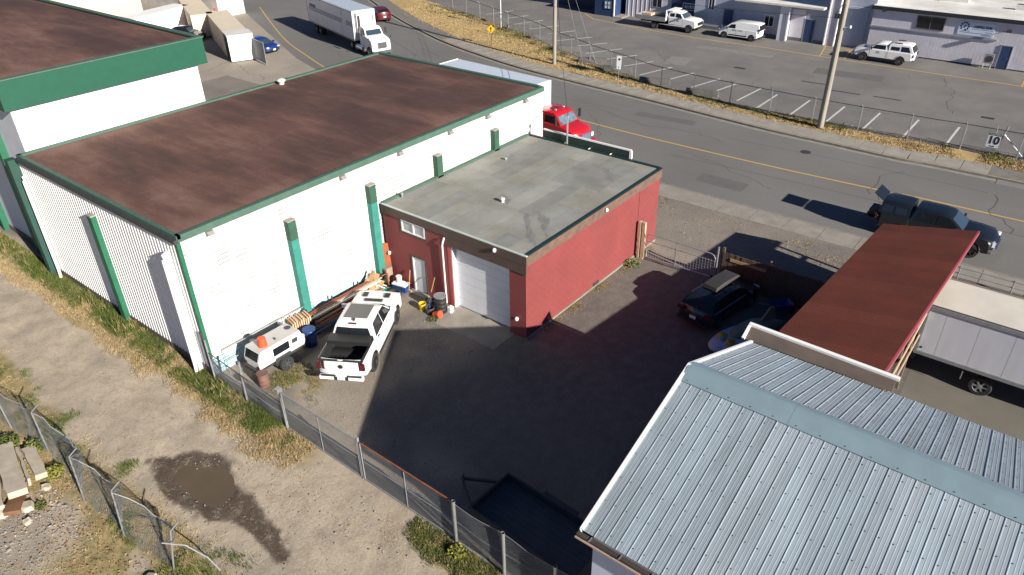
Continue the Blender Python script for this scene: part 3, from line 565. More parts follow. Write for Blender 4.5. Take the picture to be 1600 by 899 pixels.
# --- metal-roofed shed
MS = thing('metal_roof_shed', 'pale wall shed with ribbed pale blue metal gable roof and wide ridge flashing', 'shed', (10.8, 6.3, 0))
E0, RX, E1, YG = (10.62, 4.8), (16.0, 6.6), (21.35, 4.32), 6.45
wallb = mat('pale_blue_wall', (.52, .56, .68), .75, var=.08, scale=1.2, fine=.05)
mb = MB(); prof = [(10.85, 0), (10.85, 4.72), (16.0, 6.45), (21.15, 4.25), (21.15, 0)]; n_ = 5
mb.add([(x, 6.25, z) for x, z in prof]+[(x, -30, z) for x, z in prof], [tuple(range(5)), tuple(range(9, 4, -1))]+[(i, i+5, (i+1) % 5+5, (i+1) % 5) for i in range(5)]); mb.build('wall', wallb, MS, True)
def roof_sheet(p_low, p_high, name, m, flip):
    """one 0.9 m wide sheet from eave to ridge, three high ribs, low ribs between; local y runs along the ridge"""
    prof = []
    for k in range(3):
        b = k*.305; prof += [(b, 0), (b+.008, .012), (b+.026, .012), (b+.034, 0), (b+.118, 0), (b+.124, .003), (b+.136, .003), (b+.142, 0), (b+.205, 0), (b+.211, .003), (b+.223, .003), (b+.229, 0)]
    prof.append((.915, 0)); d = Vector((p_high[0]-p_low[0], 0, p_high[1]-p_low[1])); n = Vector((-d.z, 0, d.x)).normalized(); n = n if n.z > 0 else -n
    q = MB(); N_ = len(prof)
    q.add([(p_low[0]+n.x*h, -y, p_low[1]+n.z*h) for y, h in prof]+[(p_high[0]+n.x*h, -y, p_high[1]+n.z*h) for y, h in prof], [((i, i+1, N_+i+1, N_+i) if flip else (i+1, i, N_+i, N_+i+1)) for i in range(N_-1)])
    return mesh_only(q, name, m)
mr_ = [metalroof]+[mat('pale_metal_roofing_%s' % k, c, .58, metal=.05, var=.12, scale=1.4, col2=c2, c2amt=.6, c2scale=.8, fine=.06, fscale=25, stretch=(.35, 1.6, 1)) for k, c, c2 in (('b', (.30, .358, .40), (.22, .262, .29)), ('c', (.33, .39, .43), (.25, .295, .33)), ('d', (.285, .34, .378), (.19, .22, .24)))]
sheetL = [roof_sheet(E0, (15.95, 6.585), 'roof_sheet', m, False) for m in mr_]; sheetR = [roof_sheet(E1, (16.05, 6.585), 'roof_sheet', m, True) for m in mr_]
for k in range(40):
    for msh in (sheetL[(3, 1, 3, 0, 2, 1, 0, 2, 0, 1, 3, 0, 2, 0, 1, 0)[k % 16]], sheetR[(0, 2, 1, 0, 0, 2, 3, 0, 1, 0, 2, 0, 0, 1, 0, 2)[k % 16]]): link('roof_sheet', msh, MS, (-10.8, YG-.02-k*.915-6.3, random.uniform(0, .004)))
mb = MB()
for (p, q_) in ((E0, RX), (E1, RX)):
    d = Vector((q_[0]-p[0], 0, q_[1]-p[1])); n = Vector((-d.z, 0, d.x)).normalized(); n = n if n.z > 0 else -n
    for f in (.04, .17, .30, .44, .58, .72, .86):
        for k in range(46):
            c = Vector((p[0], 0, p[1]))+d*f+n*.006; y = YG-.05-k*.305-.04
            mb.lathe([(.016, 0), (.012, .012)], (c.x, y, c.z), 6)
mb.build('screws', darksteel, MS, True, kind='stuff')
y = YG+.02; k = 0
while y > -30:
    y2 = y-3.05; dz = .003*(k % 2); P_ = [(15.42, 6.442), (15.44, 6.462), (15.85, 6.63), (16.0, 6.66), (16.12, 6.63), (16.40, 6.49), (16.42, 6.468)]
    mb = MB(); mb.add([(x, y, z+dz) for x, z in P_]+[(x, y2-.06, z+dz) for x, z in P_], [(i+1, i, i+7, i+8) for i in range(6)]); fl = mb.build('ridge_flashing', ridgem, MS, True); y = y2; k += 1
mb = MB()
for k in range(30):
    for x, z in ((15.48, 6.485), (16.36, 6.515)): mb.lathe([(.015, 0), (.011, .012)], (x, YG-.2-k*.61, z), 6)
mb.build('flashing_screws', darksteel, MS, True, kind='stuff')
for (a, b) in ((E0, (16.0, 6.63)), ((21.3, 4.36), (16.0, 6.63))):
    mb = MB(); mb.bar((a[0], YG+.02, a[1]+.01), (b[0], YG+.02, b[1]-.005), .09, .08); mb.bar((a[0], YG+.05, a[1]-.08), (b[0], YG+.05, b[1]-.09), .03, .2); mb.build('rake_trim', white, MS, True)
mb = MB(); mb.box(10.50, 10.62, -30, YG+.1, 4.60, 4.72); mb.build('eave_board', mat('old_eave', (.05, .04, .035), .8, var=.3), MS, True)
mb = MB(); mb.box(10.47, 10.50, -30, YG+.12, 4.58, 4.63); mb.build('gutter', mat('tan_gutter', (.45, .33, .25), .6), MS, True)
parts(MS, 'gutter_bracket', galv, *[(10.46, 10.63, YG-.3-k*.85, YG-.27-k*.85, 4.721, 4.74) for k in range(14)])

# --- lean-to with red-brown roof
LT = thing('lean_to', 'open lean-to with red-brown ribbed metal roof and pinkish red edge trim', 'lean-to', (22.4, 2.2, 0))
c00, c01, c10, c11 = Vector((21.7, 6.35, 3.62)), Vector((35.75, 5.8, 3.25)), Vector((21.7, 2.45, 4.2)), Vector((35.85, 1.95, 3.98))   # low-near, low-far, high-near, high-far
nS = 15; lean3 = [leanroof, mat('red_brown_metal_b', (.138, .034, .017), .6, var=.14, scale=.8, col2=(.105, .030, .018), c2amt=.6, c2scale=.7), mat('red_brown_metal_c', (.160, .041, .020), .6, var=.14, scale=.8, col2=(.125, .036, .02), c2amt=.6, c2scale=.7)]
for k in range(nS):
    mb = MB(); P_ = []
    for j in range(6*4+1):
        t = (k+j/24)/nS; h = (0, .0, .018, .018)[j % 4]; P_.append((t, h))
    lo = [c00.lerp(c01, t)+Vector((0, 0, h)) for t, h in P_]; hi = [c10.lerp(c11, t)+Vector((0, 0, h)) for t, h in P_]; N_ = len(P_)
    mb.add(lo+hi, [(i, i+1, N_+i+1, N_+i) for i in range(N_-1)]); mb.build('roof_sheet', lean3[(k*5) % 3], LT, True)
mb = MB(); mb.bar(c10+Vector((0, -.03, -.018)), c11+Vector((.04, -.03, -.018)), .08, .04); mb.bar(c10+Vector((0, -.05, -.10)), c11+Vector((.04, -.05, -.10)), .03, .12); mb.build('edge_trim', pinktrim, LT, True)
mb = MB(); mb.bar(c01+Vector((-.04, 0, -.07)), c11+Vector((-.04, 0, -.07)), .05, .10); mb.build('end_board', fencewood, LT, True)
mb = MB(); mb.bar(c00+Vector((0, -.12, -.12)), c01+Vector((0, -.12, -.12)), .08, .16); mb.build('beam', woodgrey, LT, True)
for k in range(6):
    x = 22.9+k*2.5; t = (x-22.2)/13.6
    mb = MB(); mb.box(x-.08, x+.08, 2.35, 2.5, -.05, 3.85); mb.build('post', woodgrey, LT, True)
    mb = MB(); mb.box(x-.08, x+.08, 5.75, 5.9, -.05, 3.1); mb.build('post', woodgrey, LT, True)
for k in range(7): mb = MB(); x = 22.6+k*2.1; t = (x-22.2)/13.6; mb.bar(c00.lerp(c01, t)+Vector((0, -.1, -.09)), c10.lerp(c11, t)+Vector((0, .05, -.09)), .06, .14); mb.build('rafter', woodgrey, LT, True)
parts(LT, 'shade_board', fencewood, *[(21.2, 35.5, 5.91, 5.94, .02+k*.5, .515+k*.5) for k in range(6)])  # unseen boards added under the low eave to block light onto the yard
part(LT, 'rail_board', woodpale, (23.0, 35.4, 2.30, 2.34, 2.9, 3.05), (23.0, 35.4, 2.30, 2.34, 1.9, 2.0)); part(LT, 'brace_post', woodpale, (22.6, 22.85, 2.15, 2.3, -.05, 2.6))
# parapet board and white gutter between shed and lean-to
PB = thing('parapet_gutter', 'white gutter on a stained brown board between metal roof and red-brown roof', 'gutter', (21.4, 2.0, 4.2))
mb = MB(); mb.add([(21.20, 6.72, 4.42), (21.26, 1.92, 4.40), (21.62, 1.92, 4.62), (21.62, 6.72, 4.70), (21.66, 6.72, 4.3), (21.66, 1.92, 4.3)], [(0, 1, 2, 3), (3, 2, 5, 4), (0, 3, 4), (1, 5, 2), (0, 4, 5, 1)]); mb.build('board', mat('stained_board', (.105, .08, .068), .85, var=.3, scale=1.5, col2=(.08, .06, .05), c2amt=.7, c2scale=1.2, stretch=(1, .4, 1)), PB, True)
mb = MB(); mb.bar((21.71, 6.8, 4.73), (21.71, 1.85, 4.65), .15, .10); mb.build('gutter', white, PB, True); mb = MB(); mb.bar((21.15, 6.76, 4.44), (21.72, 6.76, 4.72), .1, .1); mb.build('gutter_end', white, PB, True)
# --- buildings across the lot (facades face -X)
def facade_window(parent, x, y0, y1, z0, z1, frame=white, gl=glass, bars=1):
    f = part(parent, 'window', frame, (x-.06, x, y0, y1, z0, z0+.07), (x-.06, x, y0, y1, z1-.07, z1), (x-.06, x, y0, y0+.07, z0+.07, z1-.07), (x-.06, x, y1-.07, y1, z0+.07, z1-.07), *[(x-.055, x, y0+(y1-y0)*(k+1)/(bars+1)-.03, y0+(y1-y0)*(k+1)/(bars+1)+.03, z0+.07, z1-.07) for k in range(bars)])
    ys = [y0+.07]+[y0+(y1-y0)*(k+1)/(bars+1) for k in range(bars)]+[y1-.07]
    for a, b in zip(ys[:-1], ys[1:]): q = MB(); q.box(x-.03, x-.004, a+(.03 if a != ys[0] else 0), b-(.03 if b != ys[-1] else 0), z0+.07, z1-.07); o = q.build('pane', gl, f); o.location = -parent.location
def facade_door(parent, x, y0, y1, z1, m=bluedoor):
    d = part(parent, 'door', m, (x-.05, x-.003, y0, y1, .05, z1)); part(parent, 'door_frame', mat('frame_grey', (.25, .27, .3), .6), (x-.07, x-.002, y0-.08, y0-.002, .03, z1+.08), (x-.07, x-.002, y1+.002, y1+.08, .03, z1+.08), (x-.07, x-.002, y0, y1, z1+.002, z1+.08))
    q = MB(); q.lathe([(.025, 0), (.035, -.06), (.01, -.075)], (x-.05, y0+.1, 1.0), 8, 0, 'X'); o = q.build('handle', chrome, d); o.location = -parent.location
A = thing('clad_office', 'low building with pale vertical siding, blue door, long ledge and sign board', 'building', (82.3, 19.3, 0))
AX = 82.3; part(A, 'wall', siding, (AX, 110, -25, 19.35, 0, 4.2))
q = MB(); q.box(-.024, 0, 0, .285, 0, 4.05); bm_ = mesh_only(q, 'siding_board', siding)
for k in range(100):
    y = 19.05-k*.30
    if y > -8: link('siding_board', bm_, A, (-.001, y-19.3, .12))
part(A, 'base_strip', darktar, (AX-.03, AX-.001, -25, 19.35, 0, .119)); part(A, 'ledge', mat('ledge_grey', (.28, .28, .31), .7), (AX-.14, AX-.026, 8.2, 19.4, 2.42, 2.56))
part(A, 'roof', membrane, (AX-.2, 110, -25, 19.5, 4.25, 4.42)); part(A, 'roof_edge', mat('dark_fascia', (.02, .021, .024), .6), (AX-.34, AX-.202, -25, 19.55, 4.1, 4.44))
for (x, y, a, b) in ((88, 13.5, 2.6, 1.2), (87, 6.0, 4, .5), (92, 9.5, 3, 1.6)): part(A, 'roof_curb', membrane, (x, x+b, y-a/2, y+a/2, 4.421, 4.9)); part(A, 'roof_hatch', darksteel, (x+.1, x+b-.1, y-a/2+.1, y+a/2-.1, 4.901, 4.95))
facade_window(A, AX-.026, 12.8, 15.3, 2.72, 3.92, mat('brown_frame', (.14, .11, .09), .6))
facade_door(A, AX-.026, 6.8, 7.65, 2.08)
part(A, 'wall_lamp', darksteel, (AX-.35, AX-.026, 18.2, 18.55, 3.95, 4.25)); mb = MB(); mb.tube([(AX-.03, 7.9, 3.3), (AX-.6, 7.5, 3.5)], .03, 6); mb.box(AX-.8, AX-.45, 7.2, 7.6, 3.4, 3.65); mb.build('flood_lamp', darksteel, A, True)
hp = thing('heat_pump', 'small grey heat pump on a white stand by the blue door', 'heat pump', (AX-.5, 8.4, 0)); part(hp, 'casing', galvdull, (AX-.62, AX-.3, 7.95, 8.7, .5, 1.35)); parts(hp, 'stand', white, *[(AX-.6, AX-.55, y, y+.05, .01, .5) for y in (8.0, 8.6)]); mb = MB(); mb.lathe([(.28, 0), (.28, -.03)], (AX-.62, 8.25, .92), 14, 0, 'X'); mb.build('fan_grille', darksteel, hp, True)
# sign board
sg = thing('shop_sign', 'pale blue sign board with round emblem and printed company lettering', 'sign', (AX-.06, 10.1, 2.65))
part(sg, 'board', mat('sign_blue_white', (.55, .63, .74), .5, var=.04), (AX-.075, AX-.03, 8.6, 11.6, 2.65, 3.85))
ink = mat('navy_ink', (.015, .02, .05), .6, var=0); sl_ = lambda x, y, z: facing_negx(x-sg.location.x, y-sg.location.y, z-sg.location.z)
lettering('CAMPBELL RIVER', .29, ink, sg, sl_(AX-.080, 9.62, 3.45), squeeze=.70, bold=.012)
q = MB()
for (z, y0, y1) in ((3.22, 8.75, 10.5), (3.02, 8.8, 9.35), (3.0, 10.6, 11.3), (2.87, 9.0, 11.4), (2.76, 8.8, 9.6)):
    y = y0
    while y < y1: w_ = random.uniform(.06, .16); q.box(AX-.0785, AX-.0755, y, min(y+w_, y1), z, z+.045); y += w_+.04
q.build('small_print', ink, sg, True)
q = MB(); cyl = [(11.1+.33*math.cos(t), 3.42+.33*math.sin(t)) for t in np.linspace(0, 2*PI, 10, endpoint=False)]
for i, (y, z) in enumerate(cyl):
    if i != 8: q.obox((AX-.078, y, z), (.006, .13, .17), M=Matrix.Rotation(-i*.63, 3, 'X'))
q.obox((AX-.078, 11.1, 3.4), (.006, .12, .3), M=Matrix.Rotation(.5, 3, 'X')); q.build('emblem', ink, sg, True)
# grey recess building with roller door
Bb = thing('grey_bay_building', 'tall grey metal building with a grey roller door between pale buildings', 'building', (82.9, 21.5, 0))
part(Bb, 'wall', greysiding, (83.0, 108, 19.36, 24.0, 0, 7)); rd = part(Bb, 'roller_door', mat('roller_grey', (.30, .34, .43), .6, var=.05), (82.93, 82.999, 19.9, 22.0, .02, 3.75))
part(Bb, 'door_hood', greysiding, (82.75, 82.929, 19.8, 22.1, 3.76, 3.98)); parts(Bb, 'door_slat', mat('roller_grey', (.3, .34, .43), .6), *[(82.905, 82.93, 19.92, 21.98, .1+k*.3, .38+k*.3) for k in range(12)])
part(Bb, 'pillar', siding, (82.2, 82.98, 22.6, 23.5, 0, 6.5)); part(Bb, 'downpipe', white, (82.1, 82.199, 22.5, 22.6, 0, 5.0), (82.1, 82.199, 23.48, 23.6, 0, 5.2))
# low building with white roof
Cc = thing('low_grey_unit', 'low grey unit with overhanging white roof, blue door and small windows', 'building', (82.4, 28, 0))
part(Cc, 'wall', greysiding, (82.4, 100, 23.62, 38.6, 0, 3.55)); part(Cc, 'roof', membrane, (81.3, 100, 23.9, 33.5, 3.56, 3.75)); 
part(Cc, 'pier', palewall, (81.6, 82.399, 27.5, 28.4, 0, 3.5)); part(Cc, 'base_strip', mat('base_dark', (.12, .13, .15), .8), (82.36, 82.399, 23.62, 27.49, 0, .35), (82.36, 82.399, 28.41, 37.6, 0, .35))
part(Cc, 'downpipe', white, (81.5, 81.599, 27.35, 27.45, 0, 3.4)); part(Cc, 'brick_panel', siding, (82.35, 82.399, 25.95, 27.4, .36, 3.2))
facade_door(Cc, 82.4, 24.85, 25.85, 2.3); facade_door(Cc, 82.4, 33.9, 34.95, 2.35); facade_window(Cc, 82.4, 29.2, 30.3, 1.1, 2.3); facade_window(Cc, 82.4, 36.2, 36.95, 2.1, 3.3, greysiding)
part(Cc, 'bollard_post', darksteel, (82.2, 82.35, 32.2, 32.35, 0, 1.2))
# workshop with navy door
Dd = thing('pale_panel_workshop', 'pale panelled workshop with a wide navy bay door', 'building', (83.4, 43, 0))
part(Dd, 'wall', siding, (83.4, 104, 38.7, 48.2, 0, 6.5)); bd = part(Dd, 'bay_door', navy, (83.33, 83.399, 38.9, 42.0, 0, 4.2))
parts(Dd, 'door_slat', navy, *[(83.31, 83.331, 38.92, 41.98, .05+k*.52, .55+k*.52) for k in range(8)]); facade_window(Dd, 83.4, 43.3, 44.6, 1.4, 2.8, mat('frame_grey', (.25, .27, .3)))
parts(Dd, 'panel_rib', siding, *[(83.36, 83.399, 44.8+k*.6, 44.84+k*.6, 0, 6.4) for k in range(6)]); part(Dd, 'bollard', darksteel, (83.0, 83.2, 38.7, 38.88, 0, 1.1), (83.0, 83.2, 42.1, 42.3, 0, 1.1))
ds = thing('door_sign', 'small white-framed blue sign on the navy bay door', 'sign', (83.28, 40.0, 2.0)); part(ds, 'board', bluedoor, (83.27, 83.305, 38.95, 40.45, 1.6, 2.25)); part(ds, 'frame', white, (83.262, 83.305, 38.87, 40.53, 2.252, 2.32), (83.262, 83.305, 38.87, 40.53, 1.53, 1.598), (83.262, 83.305, 40.452, 40.53, 1.6, 2.25), (83.262, 83.305, 38.87, 38.948, 1.6, 2.25))
q = MB(); [q.box(83.262, 83.269, 39.08+k*.21, 39.08+k*.21+(.12 if k % 3 else .07), 1.74+.03*(k % 2), 2.1) for k in range(6)]; q.build('faint_print', signwhite, ds, True)
# navy kiosk
K = thing('navy_porch', 'navy blue boarded porch with a bright four-pane window', 'building', (81.8, 50, 0))
part(K, 'wall', bluedoor, (81.85, 84.5, 49.0, 51.7, 0, 3.4)); q = MB(); q.box(-.02, 0, 0, .18, 0, 3.35); kb_ = mesh_only(q, 'board', bluedoor)
for k in range(14): link('board', kb_, K, (.049, -.99+k*.193, .02))
part(K, 'corner_post', white, (81.78, 81.9, 48.86, 48.999, 0, 3.4)); part(K, 'roof', membrane, (81.5, 85, 48.6, 52, 3.41, 3.55)); part(K, 'step', concrete, (81.5, 84.5, 47.6, 48.85, 0, .12))
facade_window(K, 81.83, 49.3, 50.3, .85, 1.85, navy, mat('bright_pane', (.75, .8, .82), .3), 1); part(K, 'glazing_bar', navy, (81.76, 81.765, 49.37, 50.23, 1.32, 1.38))
Kn = thing('navy_garage', 'dark navy garage front standing behind the porch', 'building', (84.5, 57, 0)); part(Kn, 'wall', navy, (84.6, 104, 48.3, 75, 0, 6)); part(Kn, 'bay_door', mat('navy_door', (.012, .025, .06), .5), (84.5, 84.599, 53, 58, 0, 4)); part(Kn, 'bay_door', mat('navy_door', (.012, .025, .06), .5), (84.5, 84.599, 60, 65, 0, 4)); part(Kn, 'roof', membrane, (84.3, 104, 48.2, 75.2, 6.01, 6.2))
# --- loading yard: containers, cream building, white block wall
creamroof = mat('cream_roof', (.66, .56, .42), .6, var=.08)
def container(name, label, x, y, rz, L, m, group=None, ribbed=True, endm=None):
    t = thing(name, label, 'container', (x, y, -.12), rz, group); wd, h = 2.44, 2.6
    part_ = lambda n, mm, *b: [None, [q.box(*bb) for bb in b], q.build(n, mm, t)][2]
    q = MB(); part_('body', m, (.06, L-.06, -wd/2+.05, wd/2-.05, .12, h-.06)); q = MB(); part_('roof', endm or m, (.0, L, -wd/2, wd/2, h-.055, h))
    for xx in (0, L-.16):
        for yy in (-wd/2, wd/2-.16): q = MB(); part_('corner_post', m, (xx, xx+.16, yy, yy+.16, .0, h-.06))
    q = MB(); part_('bottom_rail', m, (.16, L-.16, -wd/2, -wd/2+.12, .02, .16), (.16, L-.16, wd/2-.12, wd/2, .02, .16))
    n = int((L-.4)/.28)
    for sd in (-1, 1):
        q = MB(); y0, y1 = sd*(wd/2-.05), sd*(wd/2-.012)
        for k in range(n): xx = .2+k*.28; q.add([(xx, y0, .17), (xx+.05, y1, .17), (xx+.14, y1, .17), (xx+.19, y0, .17), (xx, y0, h-.07), (xx+.05, y1, h-.07), (xx+.14, y1, h-.07), (xx+.19, y0, h-.07)], [f_[::-sd] for f_ in ((0, 1, 5, 4), (1, 2, 6, 5), (2, 3, 7, 6))])
        o = q.build('side_ribs', m, t); o['kind'] = 'stuff'
    for yy in (-wd/2+.18, .02): q = MB(); q.box(-.0, .055, yy, yy+wd/2-.2, .15, h-.1); d = q.build('door', m, t); q = MB(); [q.tube([(-.03, yy+o_, .2), (-.03, yy+o_, h-.15)], .02, 6) for o_ in (.25, .75)]; q.build('lock_rod', galv, d)
    return t
container('storage_container', 'long cream shipping container with its white box butted against the near end', 44.2, 72.0, R(66), 11.5, creamroof)
t = thing('white_storage_box', 'plain white storage box standing in front of the cream containers', 'storage box', (43.2, 69.6, -.12), R(66)); q = MB(); q.box(-.1, 2.2, -1.25, 1.25, .1, 2.62); q.build('body', white, t); q = MB(); q.box(-.14, 2.24, -1.3, 1.3, 2.621, 2.68); q.build('roof', dirtywhite, t)
for k in range(7): q = MB(); q.box(.1+k*.29, .16+k*.29, 1.251, 1.30, .15, 2.55); q.build('side_slat', darksteel, t)
q = MB(); q.box(0, .15, -1.1, 1.1, 0, .1); q.box(1.9, 2.05, -1.1, 1.1, 0, .1); q.build('skid', darksteel, t)
container('storage_container', 'cream shipping container farther back with its end door facing the yard', 46.8, 82.2, R(66), 12.2, creamroof)
container('storage_container', 'white shipping container lying crosswise behind the black car', 41.0, 88.0, R(13), 8.0, white)
Cb = thing('cream_building', 'wide cream metal building at the back of the loading yard', 'building', (20, 96, -.12)); part(Cb, 'wall', cream, (10, 47, 96, 120, -.12, 5)); part(Cb, 'roof', creamroof, (9.8, 47.2, 95.8, 120, 5.01, 5.2)); parts(Cb, 'wall_seam', creamroof, *[(10+k*1.2, 10.05+k*1.2, 95.96, 95.999, 0, 4.9) for k in range(30)])
Bw = thing('white_block_building', 'bright white rough block building beside the red standpipe', 'building', (56, 91, -.12)); part(Bw, 'wall', whitewall, (54.0, 57.8, 90.6, 112, -.12, 7)); masonry(Bw, 'y', 54.0, 57.8, -.1, 6.9, 90.598, whitewall, (56, 1), bw=.8, bh=.4); part(Bw, 'roof', membrane, (53.9, 57.9, 90.5, 112, 7.01, 7.2))
YG_ = thing('yard_gate', 'open grey slatted chain link gate beside the blue hatchback', 'gate', (43.5, 66.2, -.12), math.atan2(3.1, .75)); L_ = 3.2
for xx in (0, L_): q = MB(); q.tube([(xx, 0, 0), (xx, 0, 2.3)], .04, 8); q.build('frame_post', galv, YG_)
q = MB(); q.tube([(0, 0, 2.2), (L_, 0, 2.2)], .03, 6); q.tube([(0, 0, .1), (L_, 0, .1)], .03, 6); q.build('rail', galv, YG_)
for k in range(14): q = MB(); q.obox((.14+k*.225, 0, 1.15), (.15, .02, 2.05), .3); q.build('slat', galvdull, YG_)
hy = thing('standpipe', 'red standpipe with a grey arm in front of the white block building', 'standpipe', (53.2, 90.0, -.12)); q = MB(); q.lathe([(.2, 0), (.2, .1), (.13, .12), (.13, 1.0), (.2, 1.02), (.2, 1.2), (.1, 1.35)], n=12); q.build('barrel', mat('red_enamel', (.45, .02, .03), .4), hy, smooth=True); q = MB(); q.tube([(0, 0, 1.1), (-2.2, .2, 1.1)], .07, 8); q.build('arm', galvdull, hy)
# ================================================================== FENCES, POLES, SIGNS
def mesh_wires(q, S_, L, H, pitch, r, nseg=1, v0=0.):
    """two sets of diagonal wires over the surface S_(u, v)"""
    for sgn in (1, -1):
        u = -H
        while u < L+H:
            pts_ = []
            for k in range(nseg+1):
                v = H*k/nseg; uu = u+sgn*v; pts_.append((uu, v))
            # clip to 0..L
            (ua, va), (ub, vb) = pts_[0], pts_[-1]
            t0, t1 = sorted(((0-ua)/(ub-ua), (L-ua)/(ub-ua))); t0, t1 = max(t0, 0), min(t1, 1)
            if t1-t0 > .02: q.tube([S_(ua+(ub-ua)*(t0+(t1-t0)*k/nseg), v0+va+(vb-va)*(t0+(t1-t0)*k/nseg)) for k in range(nseg+1)], r, 3, cap=False)
            u += pitch
def straight(a, b, z0=0.):
    a, b = Vector((*a, 0)), Vector((*b, 0)); L = (b-a).length; d = (b-a)/L; return (lambda u, v: a+d*u+Vector((0, 0, z0+v))), L
# yard fence along the lane
FE = thing('chain_link_fence', 'galvanised chain link fence along the dirt lane with capless pipe posts', 'fence', (11.25, 10, 0))
def fpost(parent, x, y, h, r, m, dx=0., dy=0.):
    q = MB(); q.tube([(x, y, -.05), (x+dx, y+dy, h)], r, 10, cap=False); q.tube([(x+dx, y+dy, h), (x+dx*1.01, y+dy*1.01, h+.05)], [r*1.12, r*1.1], 10, cap=False)
    q.build('post', m, parent, True, smooth=True)
fpost(FE, 11.28, 25.42, 2.3, .045, darksteel); fpost(FE, 11.25, 25.22, 2.0, .04, galvdull); fpost(FE, 11.22, 22.9, 1.86, .05, galv, .12, .14); fpost(FE, 11.28, 20.42, 1.86, .05, galv); fpost(FE, 11.20, 20.26, 1.5, .035, galvdull, .05, .08); fpost(FE, 11.2, 11.5, 1.88, .055, galv); fpost(FE, 11.18, 9.5, 1.9, .055, galv); fpost(FE, 11.17, 7.6, 1.9, .055, galv)
fpost(FE, 11.17, 5.2, 1.9, .055, galv)
q = MB(); q.box(11.16, 11.38, 20.32, 20.52, 1.76, 1.92); q.build('post_cap', galv, FE, True)
for (ya, yb, hh) in ((25.42, 20.42, 1.35), (11.5, 3.0, 1.75)):
    sf, L_ = straight((11.25, ya), (11.25, yb)); q = MB()
    sag = (lambda s0: (lambda u, v: s0(u, v)+Vector((.03*math.sin(u*2.3+v*2), 0, -.05*math.sin(u*3.14/2)**2*(v/1.8)))))(sf)
    mesh_wires(q, sag, L_, hh, .085, .0045, 3); q.build('wire_mesh', wire, FE, True, kind='stuff')
    q = MB(); q.tube([sag(L_*k/24, hh) for k in range(25)], .009, 5); q.tube([sag(L_*k/24, hh*.52) for k in range(25)], .009 if ya < 20 else .022, 5); q.build('tension_wire', galvdull, FE, True)
q = MB(); q.tube([(11.25, 25.4, 1.45), (11.26, 20.4, 1.2)], .022, 6); q.build('rail', darksteel, FE, True)
q = MB(); q.box(11.22, 11.29, 20.5, 25.3, .0, .05); q.box(11.2, 11.27, 3, 11.5, .0, .05); q.build('bottom_rail', galvdull, FE, True)
for i, (ya, yb, lab, topm) in enumerate(((20.25, 16.05, 'chain link gate leaf with plain grey top rail beside the dirt lane', galvdull), (15.88, 11.62, 'chain link gate leaf with rusty orange top rail beside the dirt lane', rust))):
    G = thing('chain_link_gate', lab, 'gate', (11.25, ya, 0)); [[q_.tube([(11.25, yy, .08), (11.25, yy, 1.80)], .028, 8), q_.build('frame_post', galvdull, G, True)] for yy, q_ in ((ya, MB()), (yb, MB()))]
    q = MB(); q.tube([(11.25, ya, 1.80), (11.25, yb, 1.80)], .026, 8); q.build('top_rail', topm, G, True); q = MB(); q.tube([(11.25, ya, .08), (11.25, yb, .08)], .026, 8); q.tube([(11.25, ya, .95), (11.25, yb, .95)], .018, 6); q.build('rail', galvdull, G, True)
    q = MB(); q.tube([(11.25, (ya+yb)/2, .08), (11.25, (ya+yb)/2, 1.8)], .018, 6); q.build('mid_post', galvdull, G, True)
    sf, L_ = straight((11.25, ya), (11.25, yb), .08); q = MB(); mesh_wires(q, sf, L_, 1.72, .085, .0045); q.build('wire_mesh', wire, G, True, kind='stuff')
fpost(FE, 11.27, 15.99, 1.95, .045, galvdull)
# broken fence at the lane's far side
FB = thing('broken_fence', 'sagging broken chain link fence with leaning bracket-topped posts above dead leaves', 'fence', (4.7, 22, 0))
BP = [((4.4, 30.8), (.1, .2), 1.9), ((4.65, 28.85), (.0, .25), 1.9), ((4.94, 26.3), (.05, .12), 1.95), ((4.63, 22.9), (.15, .12), 1.95), ((4.7, 20.3), (.2, .1), 1.95), ((4.95, 17.75), (.35, .05), 1.55)]
for (x, y), (dx, dy), h in BP:
    q = MB(); q.tube([(x, y, -.1), (x+dx, y+dy, h)], .03, 8); q.tube([(x+dx, y+dy, h), (x+dx+.28, y+dy-.1, h+.24)], .022, 6); q.build('post', galv, FB, True, smooth=True)
def bsurf(u, v):
    ys_ = [p[0][1] for p in BP]; y = 30.8-u; k = np.interp(-y, [-q_ for q_ in ys_], range(len(BP))); i = int(min(k, len(BP)-2)); f = k-i
    bx = BP[i][0][0]*(1-f)+BP[i+1][0][0]*f; tx = BP[i][1][0]*(1-f)+BP[i+1][1][0]*f; hh = (BP[i][2]*(1-f)+BP[i+1][2]*f)*(1-.55*math.sin(PI*f)**1.3*(1 if i in (2, 3, 4) else .35))
    return Vector((bx+tx*v+math.sin(PI*f)*(.55*v+.25*math.sin(v*3.1))*(1 if i > 1 else .4)+.05*math.sin(u*7), y, .02+hh*v))
q = MB(); mesh_wires(q, lambda u, v: bsurf(min(max(u, 0), 13), v/1.7), 13.0, 1.7, .085, .0045, 6); q.build('wire_mesh', wire, FB, True, kind='stuff')
q = MB(); q.tube([bsurf(.3*k, 1.) for k in range(44)], .014, 5); q.build('top_wire', galvdull, FB, True)
q = MB(); q.tube([(4.95, 17.75, 1.4), (5.4, 17.3, 1.2), (5.75, 16.9, .6), (5.9, 16.6, .0)], .022, 6); q.build('bent_rail', galvdull, FB, True)
